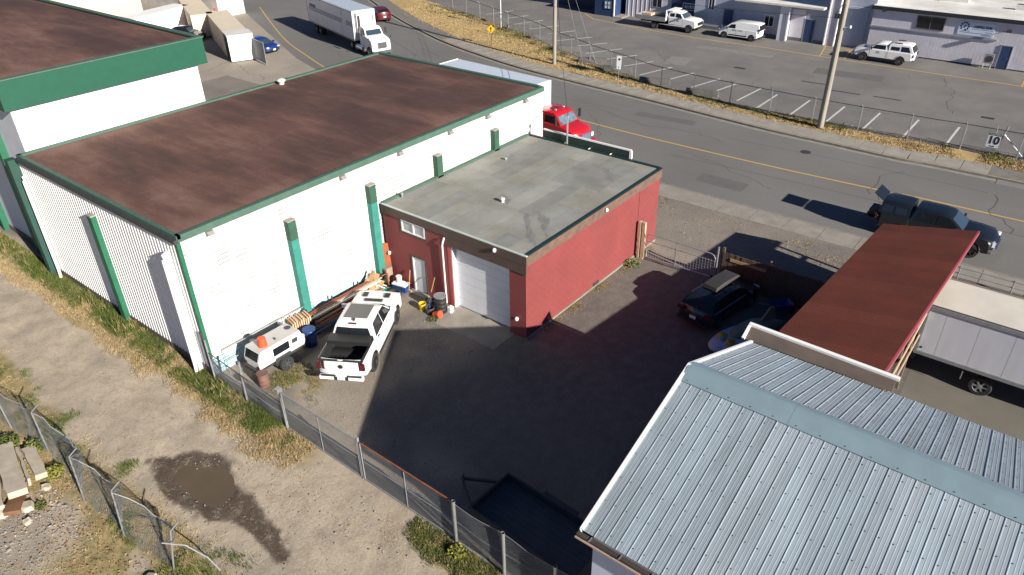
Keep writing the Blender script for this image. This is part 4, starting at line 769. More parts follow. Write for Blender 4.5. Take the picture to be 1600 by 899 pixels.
# far fence along the lot
FF = thing('lot_fence', 'chain link fence with angled post tops along the lot across the road', 'fence', (58.1, 10, 0))
fpts = [p for p in FEN if -8 < p[1] < 72]; posts = resample(fpts, 3.45)
q = MB(); q.tube([(0, 0, 0), (0, 0, 1.85)], .045, 6); q.tube([(0, 0, 1.85), (-.32, .05, 2.12)], .035, 5); pm_ = mesh_only(q, 'post', galv)
for x, y in posts: link('post', pm_, FF, (x-58.1, y-10, 0), (0, 0, random.uniform(-.1, .1)))
q = MB(); q.tube([(x, y, 1.83) for x, y in fpts], .03, 5); q.build('top_rail', darksteel, FF, True)
q = MB(); dd = np.r_[0, np.cumsum([math.dist(a, b) for a, b in zip(fpts[:-1], fpts[1:])])]; fa = np.array(fpts)
fs_ = lambda u, v: Vector((float(np.interp(u, dd, fa[:, 0])), float(np.interp(u, dd, fa[:, 1])), .05+v)); mesh_wires(q, fs_, float(dd[-1]), 1.78, .16, .0035); q.build('wire_mesh', wire, FF, True, kind='stuff')
q = MB(); q.tube([fs_(u, .1) for u in np.arange(0, dd[-1], 1.)], .02, 5); q.build('bottom_wire', darksteel, FF, True)
gp = thing('gate_post', 'white leaning gate post with diagonal brace behind the speed sign', 'gate post', (58.4, 3.8, 0)); q = MB(); q.tube([(58.2, 3.95, 0), (58.4, 3.55, 2.05)], .06, 8); q.build('post', galv, gp, True); q = MB(); q.tube([(58.35, 3.65, 1.5), (58.6, 2.2, .1)], .04, 6); q.build('brace', galv, gp, True)
rg = thing('rolling_gate', 'low chain link rolling gate beyond the speed sign', 'gate', (58.6, 0, 0)); q = MB(); q.tube([(58.6, 2.2, .1), (58.6, -6, .1)], .04, 6); q.tube([(58.6, 2.2, 1.7), (58.6, -6, 1.7)], .03, 6); q.build('rail', darksteel, rg, True); q = MB(); [[q_.tube([(58.6, y, .1), (58.6, y, 1.7)], .03, 6), q_.build('stile', galvdull, rg, True)] for y, q_ in ((2.2, MB()), (-1, MB()), (-4, MB()))]
# concrete barriers
q = MB(); q.add([(-1.4, -.3, 0), (1.4, -.3, 0), (1.4, .3, 0), (-1.4, .3, 0), (-1.38, -.13, .48), (1.38, -.13, .48), (1.38, .13, .48), (-1.38, .13, .48)], [(0, 3, 2, 1), (4, 5, 6, 7), (0, 1, 5, 4), (1, 2, 6, 5), (2, 3, 7, 6), (3, 0, 4, 7)])
bar = tag(q.build('concrete_barrier', mat('shaded_barrier_concrete', (.12, .115, .105), .9, var=.25, scale=2)), 'low concrete barrier against the lot fence across the road', 'barrier', 'barriers along the lot fence')  # concrete colour darkened for the shade on its visible side
for i, (x, y, a) in enumerate(((59.6, 31.2, -72), (58.9, 26.2, -80), (62.3, 39.6, -65), (61.0, 36.0, -68), (64.8, 44.3, -62), (67.6, 49.5, -64), (69.6, 54.5, -68), (71.6, 59.4, -68))):
    o = bar if i == 0 else copy_tree(bar); o['label'] = 'low concrete barrier against the lot fence, %s counting up the road from the speed sign' % ('second', 'first', 'fourth', 'third', 'fifth', 'sixth', 'seventh', 'eighth')[i]; o.location = (x+.35, y, .006); o.rotation_euler = (0, 0, R(a))
# utility poles
def pole(x, y, h, r0, r1, label):
    t = thing('utility_pole', label, 'pole', (x, y, 0)); q = MB(); q.tube([(0, 0, -.2), (0, 0, h*.5), (0, 0, h)], [r0, (r0+r1)/2, r1], 14); q.build('shaft', poleWood, t, smooth=True, angle=50); return t
P1 = pole(56.85, 15.3, 12.6, .25, .19, 'tall timber utility pole with a transformer beside the far pavement')
q = MB(); q.bar((-.15, -1.2, 11.8), (-.15, 1.2, 11.8), .1, .12); q.build('crossarm', poleWood, P1); q = MB(); q.lathe([(.05, 0), (.3, .03), (.32, .1), (.32, .85), (.2, .95)], (-.5, .1, 10.2), 14); q.build('transformer', galvdull, P1, smooth=True); q = MB(); q.tube([(-.2, .1, 9.0), (-.5, .3, 8.6), (-.3, .5, 8.2)], .03, 6); q.box(-.35, -.1, .1, .5, 8.0, 8.3); q.tube([(-.3, -.05, 0.), (-.27, -.05, 9.)], .03, 6); q.build('cable_conduit', darksteel, P1)
q = MB(); q.tube([(-.1, -.2, 7.4), (-.1, -.6, 7.5)], .03, 6); q.lathe([(.06, 0), (.09, .1), (.05, .2)], (-.1, -.65, 7.4), 8); q.build('insulator', signwhite, P1)
P2 = pole(60.0, 42.35, 12.6, .19, .15, 'timber utility pole with guy wires beside the dry grass verge')
q = MB(); q.bar((-.12, -1.0, 12.0), (-.12, 1.0, 12.0), .1, .12); q.build('crossarm', poleWood, P2)
q = MB(); q.tube([(.1, 0, 11.2), (2.6, -3.2, 0)], .012, 5); q.tube([(.1, 0, 10.2), (1.7, -2.3, 0)], .012, 5); q.build('guy_wire', galvdull, P2); q = MB(); q.tube([(2.25, -2.75, 1.6), (2.6, -3.2, 0)], .025, 6); q.build('guy_guard', galvdull, P2)
q = MB(); 
for a, b, s_ in (((0, 0, 9.3), (33.25-60, 22.5-42.35, 6.0), .9), ((0, .1, 9.6), (33.3-60, 22.55-42.35, 6.05), .7)): q.tube([Vector(a).lerp(Vector(b), k/20)-Vector((0, 0, s_*math.sin(PI*k/20))) for k in range(21)], .014, 4)
for a, b in (((-.12, .9, 12.1), (-3.27, -26.0, 11.9)), ((-.12, -.9, 12.1), (-3.27, -28.2, 11.9)), ((0, 0, 8.0), (-3.15, -27, 8.0)), ((-.1, .5, 12.1), (10, 40, 12)), ((0, 0, 8), (10, 40, 8))): q.tube([Vector(a).lerp(Vector(b), k/14)-Vector((0, 0, .6*math.sin(PI*k/14))) for k in range(15)], .012, 4)
q.build('overhead_wire', darksteel, P2)
# signs
sp = thing('speed_sign', 'white speed limit sign reading 10 on a short post at the far pavement', 'sign', (57.9, 4.1, 0)); q = MB(); q.tube([(0, 0, 0), (0, 0, 1.9)], .03, 8); q.tube([(0, 0, 1.9), (0.05, 0.02, 2.2)], .02, 6); q.build('post', galvdull, sp)
q = MB(); q.box(-.045, -.03, -.38, .38, .62, 1.62); q.build('plate', signwhite, sp); q = MB(); q.box(-.049, -.044, -.38, .38, 1.45, 1.62); q.build('heading_band', black, sp); q = MB(); q.box(-.045, -.03, -.30, .30, .30, .60); q.build('lower_plate', galvdull, sp)
lettering('10', .74, black, sp, facing_negx(-.052, 0, 1.10), squeeze=.95, bold=.022); lettering('MAXIMUM', .14, signwhite, sp, facing_negx(-.053, 0, 1.53)); lettering('km/h', .14, black, sp, facing_negx(-.05, 0, .71))
ys = thing('warning_sign', 'yellow diamond warning sign with a black arrow on a thin verge post', 'sign', (62.2, 52.2, 0), R(28)); q = MB(); q.tube([(0, 0, 0), (0, 0, 1.9)], .035, 8); q.build('post', darksteel, ys); q = MB(); q.obox((-.05, 0, 1.75), (.02, .62, .62), M=Matrix.Rotation(PI/4, 3, 'X')); q.build('plate', signyellow, ys)
q = MB(); q.box(-.068, -.062, -.05, .05, 1.5, 1.85); q.add([(-.066, -.13, 1.8), (-.066, .13, 1.8), (-.066, 0, 2.02)], [(0, 1, 2)]); q.build('arrow', black, ys)
wsn = thing('route_sign', 'tall white sign with a black symbol on a thin post by the pavement', 'sign', (57.75, 33.7, 0), R(10)); q = MB(); q.tube([(0, 0, 0), (0, 0, 2.3)], .03, 8); q.build('post', galv, wsn); q = MB(); q.box(-.05, -.035, -.22, .22, 1.62, 2.55); q.box(-.05, -.035, -.2, .2, 1.38, 1.6); q.build('plate', signwhite, wsn)
q = MB(); q.add([(-.054, .12, 2.22), (-.054, -.02, 2.12), (-.054, -.14, 2.26), (-.054, -.08, 2.36), (-.054, .02, 2.34)], [(0, 1, 2, 3, 4)]); q.box(-.054, -.051, -.05, .05, 1.48, 1.54); q.build('symbol', black, wsn)
pst = thing('parking_post', 'slim white post with a dark sign plate beside the lot fence', 'sign', (69.3, 56.6, 0), R(25)); q = MB(); q.tube([(0, 0, 0), (0, 0, 4.4)], .05, 8); q.build('post', signwhite, pst); q = MB(); q.box(-.08, -.05, -.25, .25, 3.3, 4.3); q.build('plate', darksteel, pst)
# tube gate and board fence by the workshop
TG = thing('tube_gate', 'galvanised tube farm gate with rounded corner beside the red workshop wall', 'gate', (31.05, 14, 0))
q = MB(); q.tube([(31.0, 15.75, .25), (31.0, 15.75, 1.62), (31.1, 12.25, 1.55), (31.11, 12.08, 1.48), (31.12, 12.0, 1.3), (31.12, 12.0, .25), (31.0, 15.75, .25)], .03, 8); q.build('frame', galv, TG, True, smooth=True)
q = MB(); q.tube([(31.05, 14.1, .25), (31.05, 14.1, 1.58)], .022, 6); q.tube([(31.0, 15.75, 1.2), (31.12, 12.0, 1.15)], .018, 6); q.build('rail', galv, TG, True)
sf, L_ = straight((31.0, 15.75), (31.12, 12.0), .25); q = MB(); [q.tube([sf(u, 0), sf(u, 1.0)], .006, 3, cap=False) for u in np.arange(.1, L_, .15)]; [q.tube([sf(0, v), sf(L_, v)], .006, 3, cap=False) for v in np.arange(.15, 1., .15)]; q.build('wire_mesh', wire, TG, True, kind='stuff')
q = MB(); q.tube([(31.15, 11.92, -.05), (31.15, 11.92, 2.0)], .05, 10); q.build('latch_post', galv, TG, True, smooth=True)
tp = tag(part(None, 'timber_post', woodpale, (31.0, 31.15, 15.95, 16.12, -.05, 2.15), (30.98, 31.17, 16.2, 16.32, -.05, 2.15)), 'pair of pale timber posts against the red workshop wall', 'post')
BF = thing('board_fence', 'dark weathered board fence closing the yard behind the parked wagon', 'fence', (31.3, 9, 0))
for k in range(34): y = 11.7-k*.16; part(BF, 'board', fencewood, (31.28+random.uniform(-.01, .01), 31.31, y-.15, y, .0, 1.74+random.uniform(-.02, .02)))
for y in (11.72, 9.3, 7.0): part(BF, 'post', wood if y == 9.3 else fencewood, (31.312, 31.42, y-.06, y+.06, -.05, 1.95 if y != 7 else 1.75))
part(BF, 'rail', fencewood, (31.312, 31.36, 6.3, 11.65, 1.45, 1.55)); part(BF, 'plank', wood, (31.25, 31.279, 9.5, 11.3, 1.35, 1.5))
# low rail by the near pavement
LR = thing('low_rail_fence', 'low pipe rail fence beside the pavement behind the white cargo box', 'fence', (38.55, 0, 0)); q = MB(); q.tube([(38.55, 4.5, .72), (38.55, -8, .72)], .03, 6); q.tube([(38.55, 4.5, .4), (38.55, -8, .4)], .025, 6); q.build('rail', galvdull, LR, True)
for y in (4.4, 2.3, -.05, -2.4, -4.8): q = MB(); q.tube([(38.55, y, -.05), (38.55, y, .8)], .035, 8); q.build('post', galv, LR, True)
q = thing('timber_edging', 'weathered timber edging along the pavement edge', 'edging', (38.2, 0, 0)); part(q, 'beam', woodgrey, (38.15, 38.4, -8, 5.5, 0, .12))
# ================================================================== VEHICLES (local +X is forward, origin under the middle of the wheelbase)
WHEEL = {}
def wheel_mesh(r, wd, rim):
    k = (r, wd, rim.name)
    if k not in WHEEL:
        q = MB(); q.lathe([(r*.62, -wd/2), (r*.93, -wd/2), (r, -wd/2+.04), (r, wd/2-.04), (r*.93, wd/2), (r*.62, wd/2)], n=22, axis='Y', cap=False); ty = mesh_only(q, 'tyre', rubber)
        ty.polygons.foreach_set('use_smooth', [True]*len(ty.polygons)); ty.set_sharp_from_angle(angle=R(40))
        q = MB(); q.lathe([(r*.63, -wd/2+.01), (r*.60, -wd/2+.05), (r*.60, wd/2-.05), (r*.63, wd/2-.01)], n=18, axis='Y', cap=False); q.lathe([(r*.14, -wd/2+.005), (r*.14, wd/2-.005)], n=10, axis='Y')
        for a in range(6):
            t = a*PI/3
            for yy in (-wd/2+.02, wd/2-.05): q.obox((r*.37*math.cos(t), yy+.015, r*.37*math.sin(t)), (r*.5, .03, r*.17), M=Matrix.Rotation(-t, 3, 'Y'))
        q.lathe([(r*.6, -.01), (r*.6, .01)], n=16, axis='Y', m=1); rm = mesh_only(q, 'rim', [rim, darksteel]); WHEEL[k] = (ty, rm)
    return WHEEL[k]
def add_wheel(t, x, y, r, wd, rim, steer=0.):
    ty, rm = wheel_mesh(r, wd, rim); o = link('wheel', ty, t, (x, y, r), (0, 0, steer)); link('rim', rm, o)
def shell(t, name, outline, hw, zb, wheels, ra, m, crown=.03, taper=.10, bed=None, inset=.05, under=blk):
    """body lofted across the width from a side outline (front bottom -> over the top -> rear bottom) with wheel arches cut in"""
    low = []
    for xw, rw in sorted(wheels):
        s_ = max(-1, min(1, (zb-rw)/ra)); a0 = math.asin(s_)
        for k in range(9): a = PI-a0-(PI-2*a0)*k/8; low.append((xw+ra*math.cos(a), rw+ra*math.sin(a)))
    pts_ = list(outline)+low; no = len(outline); x0, x1 = min(p[0] for p in outline), max(p[0] for p in outline); zt = max(p[1] for p in outline)
    rows = [-1, -.93, -.6, 0, .6, .93, 1]; V = []
    for f in rows:
        for i, (x, z) in enumerate(pts_):
            xx, zz = x, z
            if i < no:
                zz += crown*(1-f*f)*(1 if z > zb+.25 else 0)
                e = max(0, (x-(x1-.7))/.7) if x > x1-.7 else -max(0, ((x0+.7)-x)/.7); xx -= e*taper*abs(f)**2.2
                if abs(f) == 1 and z > zb+.15: zz -= inset*.6; xx -= inset*(.9 if x > x1-.35 else -.9 if x < x0+.35 else 0)
            V.append((xx, f*hw, zz))
    n = len(pts_); Fs = []; Ms = []
    for r_ in range(len(rows)-1):
        for i in range(n):
            j = (i+1) % n
            if bed is not None and i == bed and 1 <= r_ <= 4: continue
            Fs.append((r_*n+i, (r_+1)*n+i, (r_+1)*n+j, r_*n+j)); Ms.append(0 if i < no-1 else 1)
    Fs += [tuple(range(n)), tuple(range((len(rows)-1)*n, len(rows)*n))[::-1]]; Ms += [0, 0]
    q = MB(); q.v = V; q.f = [f[::-1] for f in Fs]; q.m = Ms; return q.build(name, [m, under], t, smooth=True, angle=38)
def cabin(t, pts_, hwb, hwr, m, name='cabin', wins=(), screen=True, rear=True, gm=None, frontm=None):
    """greenhouse: pts_ = front base, front top, (more roof points), rear top, rear base"""
    zb, zt = pts_[0][1], max(p[1] for p in pts_); hw = lambda z: hwb+(hwr-hwb)*(z-zb)/(zt-zb); rows = [-1, -.9, -.5, 0, .5, .9, 1]; V = []; n = len(pts_)
    for f in rows:
        for (x, z) in pts_: top = z > zt-.12; V.append((x-(.03*f*f if x > 0 else -.03*f*f), f*hw(z), z+((.025*(1-f*f)-(.035 if abs(f) == 1 else 0)) if top else 0)))
    Fs = [(r_*n+i, (r_+1)*n+i, (r_+1)*n+i+1, r_*n+i+1) for r_ in range(6) for i in range(n-1)]+[tuple(range(n)), tuple(range(6*n, 7*n))[::-1]]
    q = MB(); q.v = V; q.f = [f[::-1] for f in Fs]; q.m = [0]*len(Fs); c = q.build(name, m, t, smooth=True, angle=38); gm = gm or glass
    for w_ in wins:
        for s_ in (-1, 1): q = MB(); q.add([(x, s_*(hw(z)+.008), z) for x, z in w_], [tuple(range(len(w_)))[::s_]]); q.build('side_window', gm, c)
    def end_glass(a, b, nm, mm, out):
        A_, B_ = Vector((a[0], 0, a[1])), Vector((b[0], 0, b[1])); d = B_-A_; nr = Vector((d.z, 0, -d.x)).normalized(); nr = nr if nr.x*out > 0 else -nr
        q = MB(); L0, L1 = A_+d*.08+nr*.012, A_+d*.90+nr*.012; q.add([(L0.x, -.88*hw(L0.z), L0.z), (L0.x+.03*out, 0, L0.z), (L0.x, .88*hw(L0.z), L0.z), (L1.x, .86*hw(L1.z), L1.z), (L1.x+.03*out, 0, L1.z), (L1.x, -.86*hw(L1.z), L1.z)], [(0, 1, 4, 5), (1, 2, 3, 4)]); q.build(nm, mm, c)
    if screen: end_glass(pts_[0], pts_[1], 'windscreen', frontm or glassb, 1)
    if rear: end_glass(pts_[-1], pts_[-2], 'rear_window', gm, -1)
    return c
def paint_(name, col, rough=.3, coat=.6): return mat(name, col, rough, var=.03, scale=.8, coat=coat)
def bits(t, name, m, *boxes):
    for b in boxes: q = MB(); q.box(*b); q.build(name, m, t)
def mirrors(t, x, hw, z, m=blk):
    for s_ in (-1, 1): q = MB(); q.obox((x, s_*(hw+.13), z), (.12, .24, .19)); q.obox((x+.02, s_*(hw+.01), z-.05), (.05, .1, .05)); q.build('mirror', m, t)
def plate(t, x, y, z, s_=1): q = MB(); q.box(x-.006, x+.006, y-.16, y+.16, z-.08, z+.08); q.build('licence_plate', signwhite, t)
seamm = mat('panel_gap', (.12, .12, .12), .8, var=0)
def seams(t, hw, *segs):
    for x, z0, z1 in segs:
        for s_ in (-1, 1): q = MB(); q.box(x-.008, x+.008, s_*(hw+.002)-.003, s_*(hw+.002)+.003, z0, z1); q.build('door_seam', seamm, t)
pw_ = paint_('white_car_paint', (.78, .78, .77)); navyp = paint_('dark_navy_paint', (.008, .012, .022)); slate = paint_('dark_slate_paint', (.006, .009, .014), .4, .25)
# white pickup in the yard
V1 = thing('pickup_truck', 'white crew-cab pickup with glass roof panel and folded black bed cover', 'pickup', (14.19+3.1*math.cos(R(30.7)), 20.45+3.1*math.sin(R(30.7)), 0), R(30.7))
ol = [(2.74, .52), (2.82, .70), (2.80, 1.02), (2.62, 1.19), (1.9, 1.26), (1.2, 1.28), (-1.28, 1.22), (-1.42, 1.36), (-2.98, 1.36), (-3.07, 1.36), (-3.08, .95), (-3.06, .62)]
shell(V1, 'body', ol, 1.0, .5, [(1.785, .43), (-1.785, .43)], .53, pw_, bed=7, taper=.16)
q = MB(); x0, x1, y1, zf = -2.99, -1.42, .83, .86; z1 = 1.365
q.add([(x0, -y1, zf), (x1, -y1, zf), (x1, y1, zf), (x0, y1, zf), (x0, -y1-.1, z1), (x1, -y1-.1, z1), (x1, y1+.1, z1), (x0, y1+.1, z1)], [(0, 1, 2, 3), (0, 4, 5, 1), (1, 5, 6, 2), (2, 6, 7, 3), (3, 7, 4, 0)])
for k in range(9): q.box(x0+.05, x1-.05, -.7+k*.17, -.64+k*.17, zf+.001, zf+.025)
q.build('bed_liner', blk, V1)
for s_ in (-1, 1): q = MB(); q.box(-3.05, -1.42, s_*.90-.05, s_*.90+.05, 1.34, 1.385); q.build('bed_rail_cap', blk, V1)
q = MB(); q.box(-3.07, -2.98, -.85, .85, 1.34, 1.388); q.build('tailgate_cap', blk, V1)
q = MB(); q.box(-1.98, -1.40, -.93, .93, 1.39, 1.47); q.box(-1.96, -1.42, -.92, .92, 1.475, 1.55); q.build('bed_cover', blk, V1)
cabin(V1, [(1.25, 1.22), (.50, 1.88), (.1, 1.94), (-1.0, 1.93), (-1.22, 1.84), (-1.36, 1.22)], .97, .74, pw_, wins=[[(1.0, 1.29), (.50, 1.80), (-.06, 1.83), (-.06, 1.29)], [(-.12, 1.29), (-.12, 1.83), (-.92, 1.81), (-1.12, 1.29)]])
q = MB(); q.box(-.78, .28, -.52, .52, 1.955, 1.978); q.build('glass_roof_panel', mat('roof_glass', (.10, .098, .095), .25, var=.1), V1); bits(V1, 'roof_fin', blk, (-1.02, -.88, -.03, .03, 1.955, 2.03)); bits(V1, 'brake_lamp', redlamp, (-1.19, -1.12, -.16, .16, 1.90, 1.945))
for s_ in (-1, 1):
    bits(V1, 'tail_lamp', redlamp, (-3.1, -3.0, s_*.93-.075, s_*.93+.075, .95, 1.26)); bits(V1, 'headlamp', clearlamp, (2.66, 2.76, s_*.78-.16, s_*.78+.16, .92, 1.08)); bits(V1, 'hood_scoop', blk, (1.95, 2.3, s_*.52-.12, s_*.52+.12, 1.285, 1.315)); bits(V1, 'door_handle', blk, (.1, .28, s_*.985-.02, s_*.985+.02, 1.17, 1.21), (-1.0, -.82, s_*.985-.02, s_*.985+.02, 1.19, 1.23)); bits(V1, 'sill_step', blk, (-1.1, 1.1, s_*.97-.08, s_*.97+.08, .42, .48))
q = MB(); q.add([(1.12, -.78, 1.335), (1.32, -.6, 1.345), (1.32, .6, 1.345), (1.12, .78, 1.335), (1.12, -.78, 1.37), (1.24, -.6, 1.38), (1.24, .6, 1.38), (1.12, .78, 1.37)], [(0, 1, 2, 3), (4, 7, 6, 5), (1, 5, 6, 2), (0, 4, 5, 1), (3, 2, 6, 7)]); q.build('cowl', blk, V1); bits(V1, 'hood_vent', blk, (1.55, 1.75, -.42, .42, 1.30, 1.335))
q = MB(); q.box(-3.2, -3.05, -.93, .93, .50, .66); q.build('bumper', pw_, V1); bits(V1, 'bumper_step', blk, (-3.21, -3.12, -.85, -.25, .662, .70), (-3.21, -3.12, .25, .85, .662, .70)); bits(V1, 'bumper_step', blk, (-3.215, -3.19, -.3, .3, .50, .66)); plate(V1, -3.222, 0, .6)
q = MB(); q.lathe([(.10, 0), (.10, -.02), (.05, -.025)], (-3.085, 0, 1.1), 14, 0, 'X'); q.build('emblem', blk, V1); mirrors(V1, .95, 1.0, 1.38, pw_)
bits(V1, 'grille', blk, (2.76, 2.80, -.6, .6, .7, 1.05)); bits(V1, 'seat', blk, (.0, .5, -.7, .7, .9, 1.4))
for x in (1.785, -1.785):
    for s_ in (-1, 1): add_wheel(V1, x, s_*.86, .43, .30, mat('black_rim', (.05, .05, .053), .4, metal=.5))
seams(V1, 1.0, (1.12, .56, 1.2), (-.09, .56, 1.2), (-1.15, .95, 1.2), (-1.40, .56, 1.28)); bits(V1, 'tailgate_seam', seamm, (-3.088, -3.082, -.84, -.83, .72, 1.3), (-3.088, -3.082, .83, .84, .72, 1.3))
# camp trailer
TT = thing('camp_trailer', 'small white boxy camp trailer with dark side window beside the pickup', 'trailer', (13.55, 24.0, 0), R(1))
q = MB(); prof = [(1.12, .62), (1.22, .85), (1.02, 1.38), (-1.0, 1.40), (-1.18, .95), (-1.16, .55)]; q.add([(x, -.50, z) for x, z in prof]+[(x, .50, z) for x, z in prof], [tuple(range(6)), tuple(range(6, 12))[::-1]]+[(i, i+6, (i+1) % 6+6, (i+1) % 6) for i in range(6)]); q.build('body', white, TT)
q = MB(); q.add([(1.04, -.46, 1.395), (1.04, .46, 1.395), (-1.02, .46, 1.415), (-1.02, -.46, 1.415), (1.02, -.505, 1.36), (1.02, .505, 1.36), (-1.0, .505, 1.38), (-1.0, -.505, 1.38)], [(0, 1, 2, 3), (0, 3, 7, 4), (1, 5, 6, 2), (0, 4, 5, 1), (2, 6, 7, 3)]); q.build('roof', mat('trailer_roof_dimmed', (.46, .45, .43), .6, var=.06), TT); bits(TT, 'edge_trim', galvdull, (-1.02, 1.04, -.512, -.50, 1.352, 1.385), (-1.02, 1.04, .50, .512, 1.352, 1.385)); bits(TT, 'lower_skirt', darksteel, (-1.12, 1.1, -.506, -.496, .52, .64), (-1.12, 1.1, .496, .506, .52, .64))  # roof colour dimmed below the body white, as a top face lit less
for a, b, c_, d in ((-.42, .40, .86, 1.24), (.55, .84, .98, 1.20)):
    for s_ in (-1, 1): q = MB(); q.box(a, b, s_*.503-.006, s_*.503+.006, c_, d); q.build('window' if a < 0 else 'vent_grille', glass if a < 0 else darksteel, TT)
q = MB(); q.add([(-1.03, -.42, 1.34), (-1.03, .42, 1.34), (-1.175, .42, .98), (-1.175, -.42, .98)], [(0, 1, 2, 3)]); q.v = [(x-.012, y, z) for x, y, z in q.v]; q.build('rear_hatch_window', glass, TT)
bits(TT, 'bumper', darksteel, (-1.30, -1.17, -.45, .45, .48, .60)); bits(TT, 'tail_lamp', redlamp, (-1.2, -1.16, -.46, -.38, .64, .76), (-1.2, -1.16, .38, .46, .64, .76)); bits(TT, 'frame', darksteel, (-1.1, 1.9, -.06, .06, .42, .54), (-1.0, 1.0, -.42, .42, .44, .54)); q = MB(); q.lathe([(.13, 0), (.15, .03), (.1, .05)], (.85, .1, 1.385), 14); q.build('roof_vent', darksteel, TT, smooth=True); q = MB(); q.lathe([(.04, 0), (.05, .06)], (-.02, -.18, 1.41), 8); q.build('roof_knob', darksteel, TT)
for s_ in (-1, 1):
    add_wheel(TT, 0, s_*.62, .34, .22, rimm); q = MB(); q.add([(-.50, s_*.52, .5), (-.36, s_*.52, .74), (.36, s_*.52, .74), (.50, s_*.52, .5), (-.50, s_*.76, .5), (-.36, s_*.76, .74), (.36, s_*.76, .74), (.50, s_*.76, .5)], [(0, 1, 5, 4), (1, 2, 6, 5), (2, 3, 7, 6)]); q.build('mudguard', darksteel, TT)
# wagon with roof box
V2 = thing('station_wagon', 'black crossover wagon with a grey roof box parked in the shade', 'car', (28.85, 10.62, 0), R(-9))
ol = [(2.12, .35), (2.16, .60), (2.02, .84), (1.2, .97), (-2.05, 1.02), (-2.18, .80), (-2.16, .36)]; shell(V2, 'body', ol, .90, .30, [(1.3, .34), (-1.3, .34)], .40, navyp, taper=.22)
cabin(V2, [(1.25, .96), (.45, 1.46), (-.2, 1.53), (-1.35, 1.48), (-1.62, 1.40), (-2.02, 1.00)], .86, .62, navyp, wins=[[(.95, 1.03), (.42, 1.38), (-.2, 1.42), (-.2, 1.03)], [(-.28, 1.03), (-.28, 1.42), (-1.2, 1.38), (-1.55, 1.03)]])
q = MB(); prof = [(.95, .02), (1.0, .10), (.8, .27), (-.3, .33), (-.95, .25), (-1.0, .05), (-.95, 0)]; 
for f0, f1 in (((-.36, .85), (.36, .85)),): 
    V = []; rows = (-.38, -.34, 0, .34, .38)
    for y in rows:
        for x, z in prof: V.append((x*(1 if abs(y) < .36 else .96), y+.05, 1.545+.82*z*(1 if abs(y) < .36 else .75)))
    n_ = len(prof); q.v = V; q.f = [(r_*n_+i, r_*n_+(i+1) % n_, (r_+1)*n_+(i+1) % n_, (r_+1)*n_+i) for r_ in range(4) for i in range(n_)]+[tuple(range(n_))[::-1], tuple(range(4*n_, 5*n_))]; q.m = [0]*len(q.f)
q.build('roof_box', mat('grey_roof_box', (.036, .034, .032), .6, var=.08), V2, smooth=True); bits(V2, 'roof_bar', blk, (.4, .46, -.6, .7, 1.50, 1.55), (-.6, -.54, -.6, .7, 1.50, 1.55)); bits(V2, 'tail_lamp', redlamp, (-2.19, -2.05, -.86, -.52, .82, .96), (-2.19, -2.05, .52, .86, .82, .96)); bits(V2, 'brake_lamp', redlamp, (-1.7, -1.62, -.15, .15, 1.37, 1.40)); plate(V2, -2.2, 0, .66); mirrors(V2, .85, .9, 1.05, navyp); bits(V2, 'bumper', blk, (-2.22, -2.1, -.8, .8, .34, .5)); bits(V2, 'headlamp', clearlamp, (1.95, 2.06, -.82, -.5, .72, .84), (1.95, 2.06, .5, .82, .72, .84))
for x in (1.3, -1.3):
    for s_ in (-1, 1): add_wheel(V2, x, s_*.80, .34, .22, rimm)
# dark pickup on the street
V3 = thing('pickup_truck', 'dark slate crew-cab pickup with canopy and raised rear hatch parked on the street', 'pickup', (42.55, 4.2, -.12), R(-90))
ol = [(2.82, .50), (2.90, .72), (2.86, 1.05), (2.65, 1.22), (1.9, 1.30), (1.2, 1.33), (-1.4, 1.36), (-3.0, 1.36), (-3.05, .95), (-3.04, .6)]; shell(V3, 'body', ol, 1.0, .48, [(1.82, .43), (-1.75, .43)], .52, slate, taper=.22)
cabin(V3, [(1.30, 1.32), (.55, 1.88), (.1, 1.94), (-1.0, 1.93), (-1.20, 1.90), (-1.36, 1.34)], .95, .76, slate, wins=[[(1.0, 1.41), (.55, 1.80), (-.02, 1.84), (-.06, 1.41)], [(-.16, 1.41), (-.14, 1.84), (-.95, 1.82), (-1.08, 1.41)]], rear=False)
cabin(V3, [(-1.40, 1.35), (-1.42, 1.92), (-1.7, 1.97), (-2.7, 1.95), (-2.88, 1.88), (-3.02, 1.35)], .95, .80, slate, name='canopy', wins=[[(-1.55, 1.45), (-1.56, 1.82), (-2.15, 1.82), (-2.15, 1.45)], [(-2.25, 1.45), (-2.25, 1.82), (-2.75, 1.8), (-2.85, 1.45)]], screen=False)
q = MB(); q.bar((-2.88, 0, 1.93), (-3.42, 0, 2.28), 1.35, .04); q.build('raised_hatch', glass, V3); q = MB(); q.tube([(-2.95, .6, 1.5), (-3.3, .6, 2.18)], .015, 5); q.tube([(-2.95, -.6, 1.5), (-3.3, -.6, 2.18)], .015, 5); q.build('hatch_strut', galv, V3); bits(V3, 'tailgate', blk, (-3.62, -3.06, -.85, .85, .80, .88)); bits(V3, 'load', blk, (-3.5, -3.1, -.6, .3, .885, 1.25))
for s_ in (-1, 1): bits(V3, 'tail_lamp', redlamp, (-3.07, -2.98, s_*.93-.06, s_*.93+.06, .95, 1.25)); q = MB(); q.obox((2.76, s_*.74, 1.0), (.14, .34, .22), s_*-.25); q.build('headlamp', clearlamp, V3)
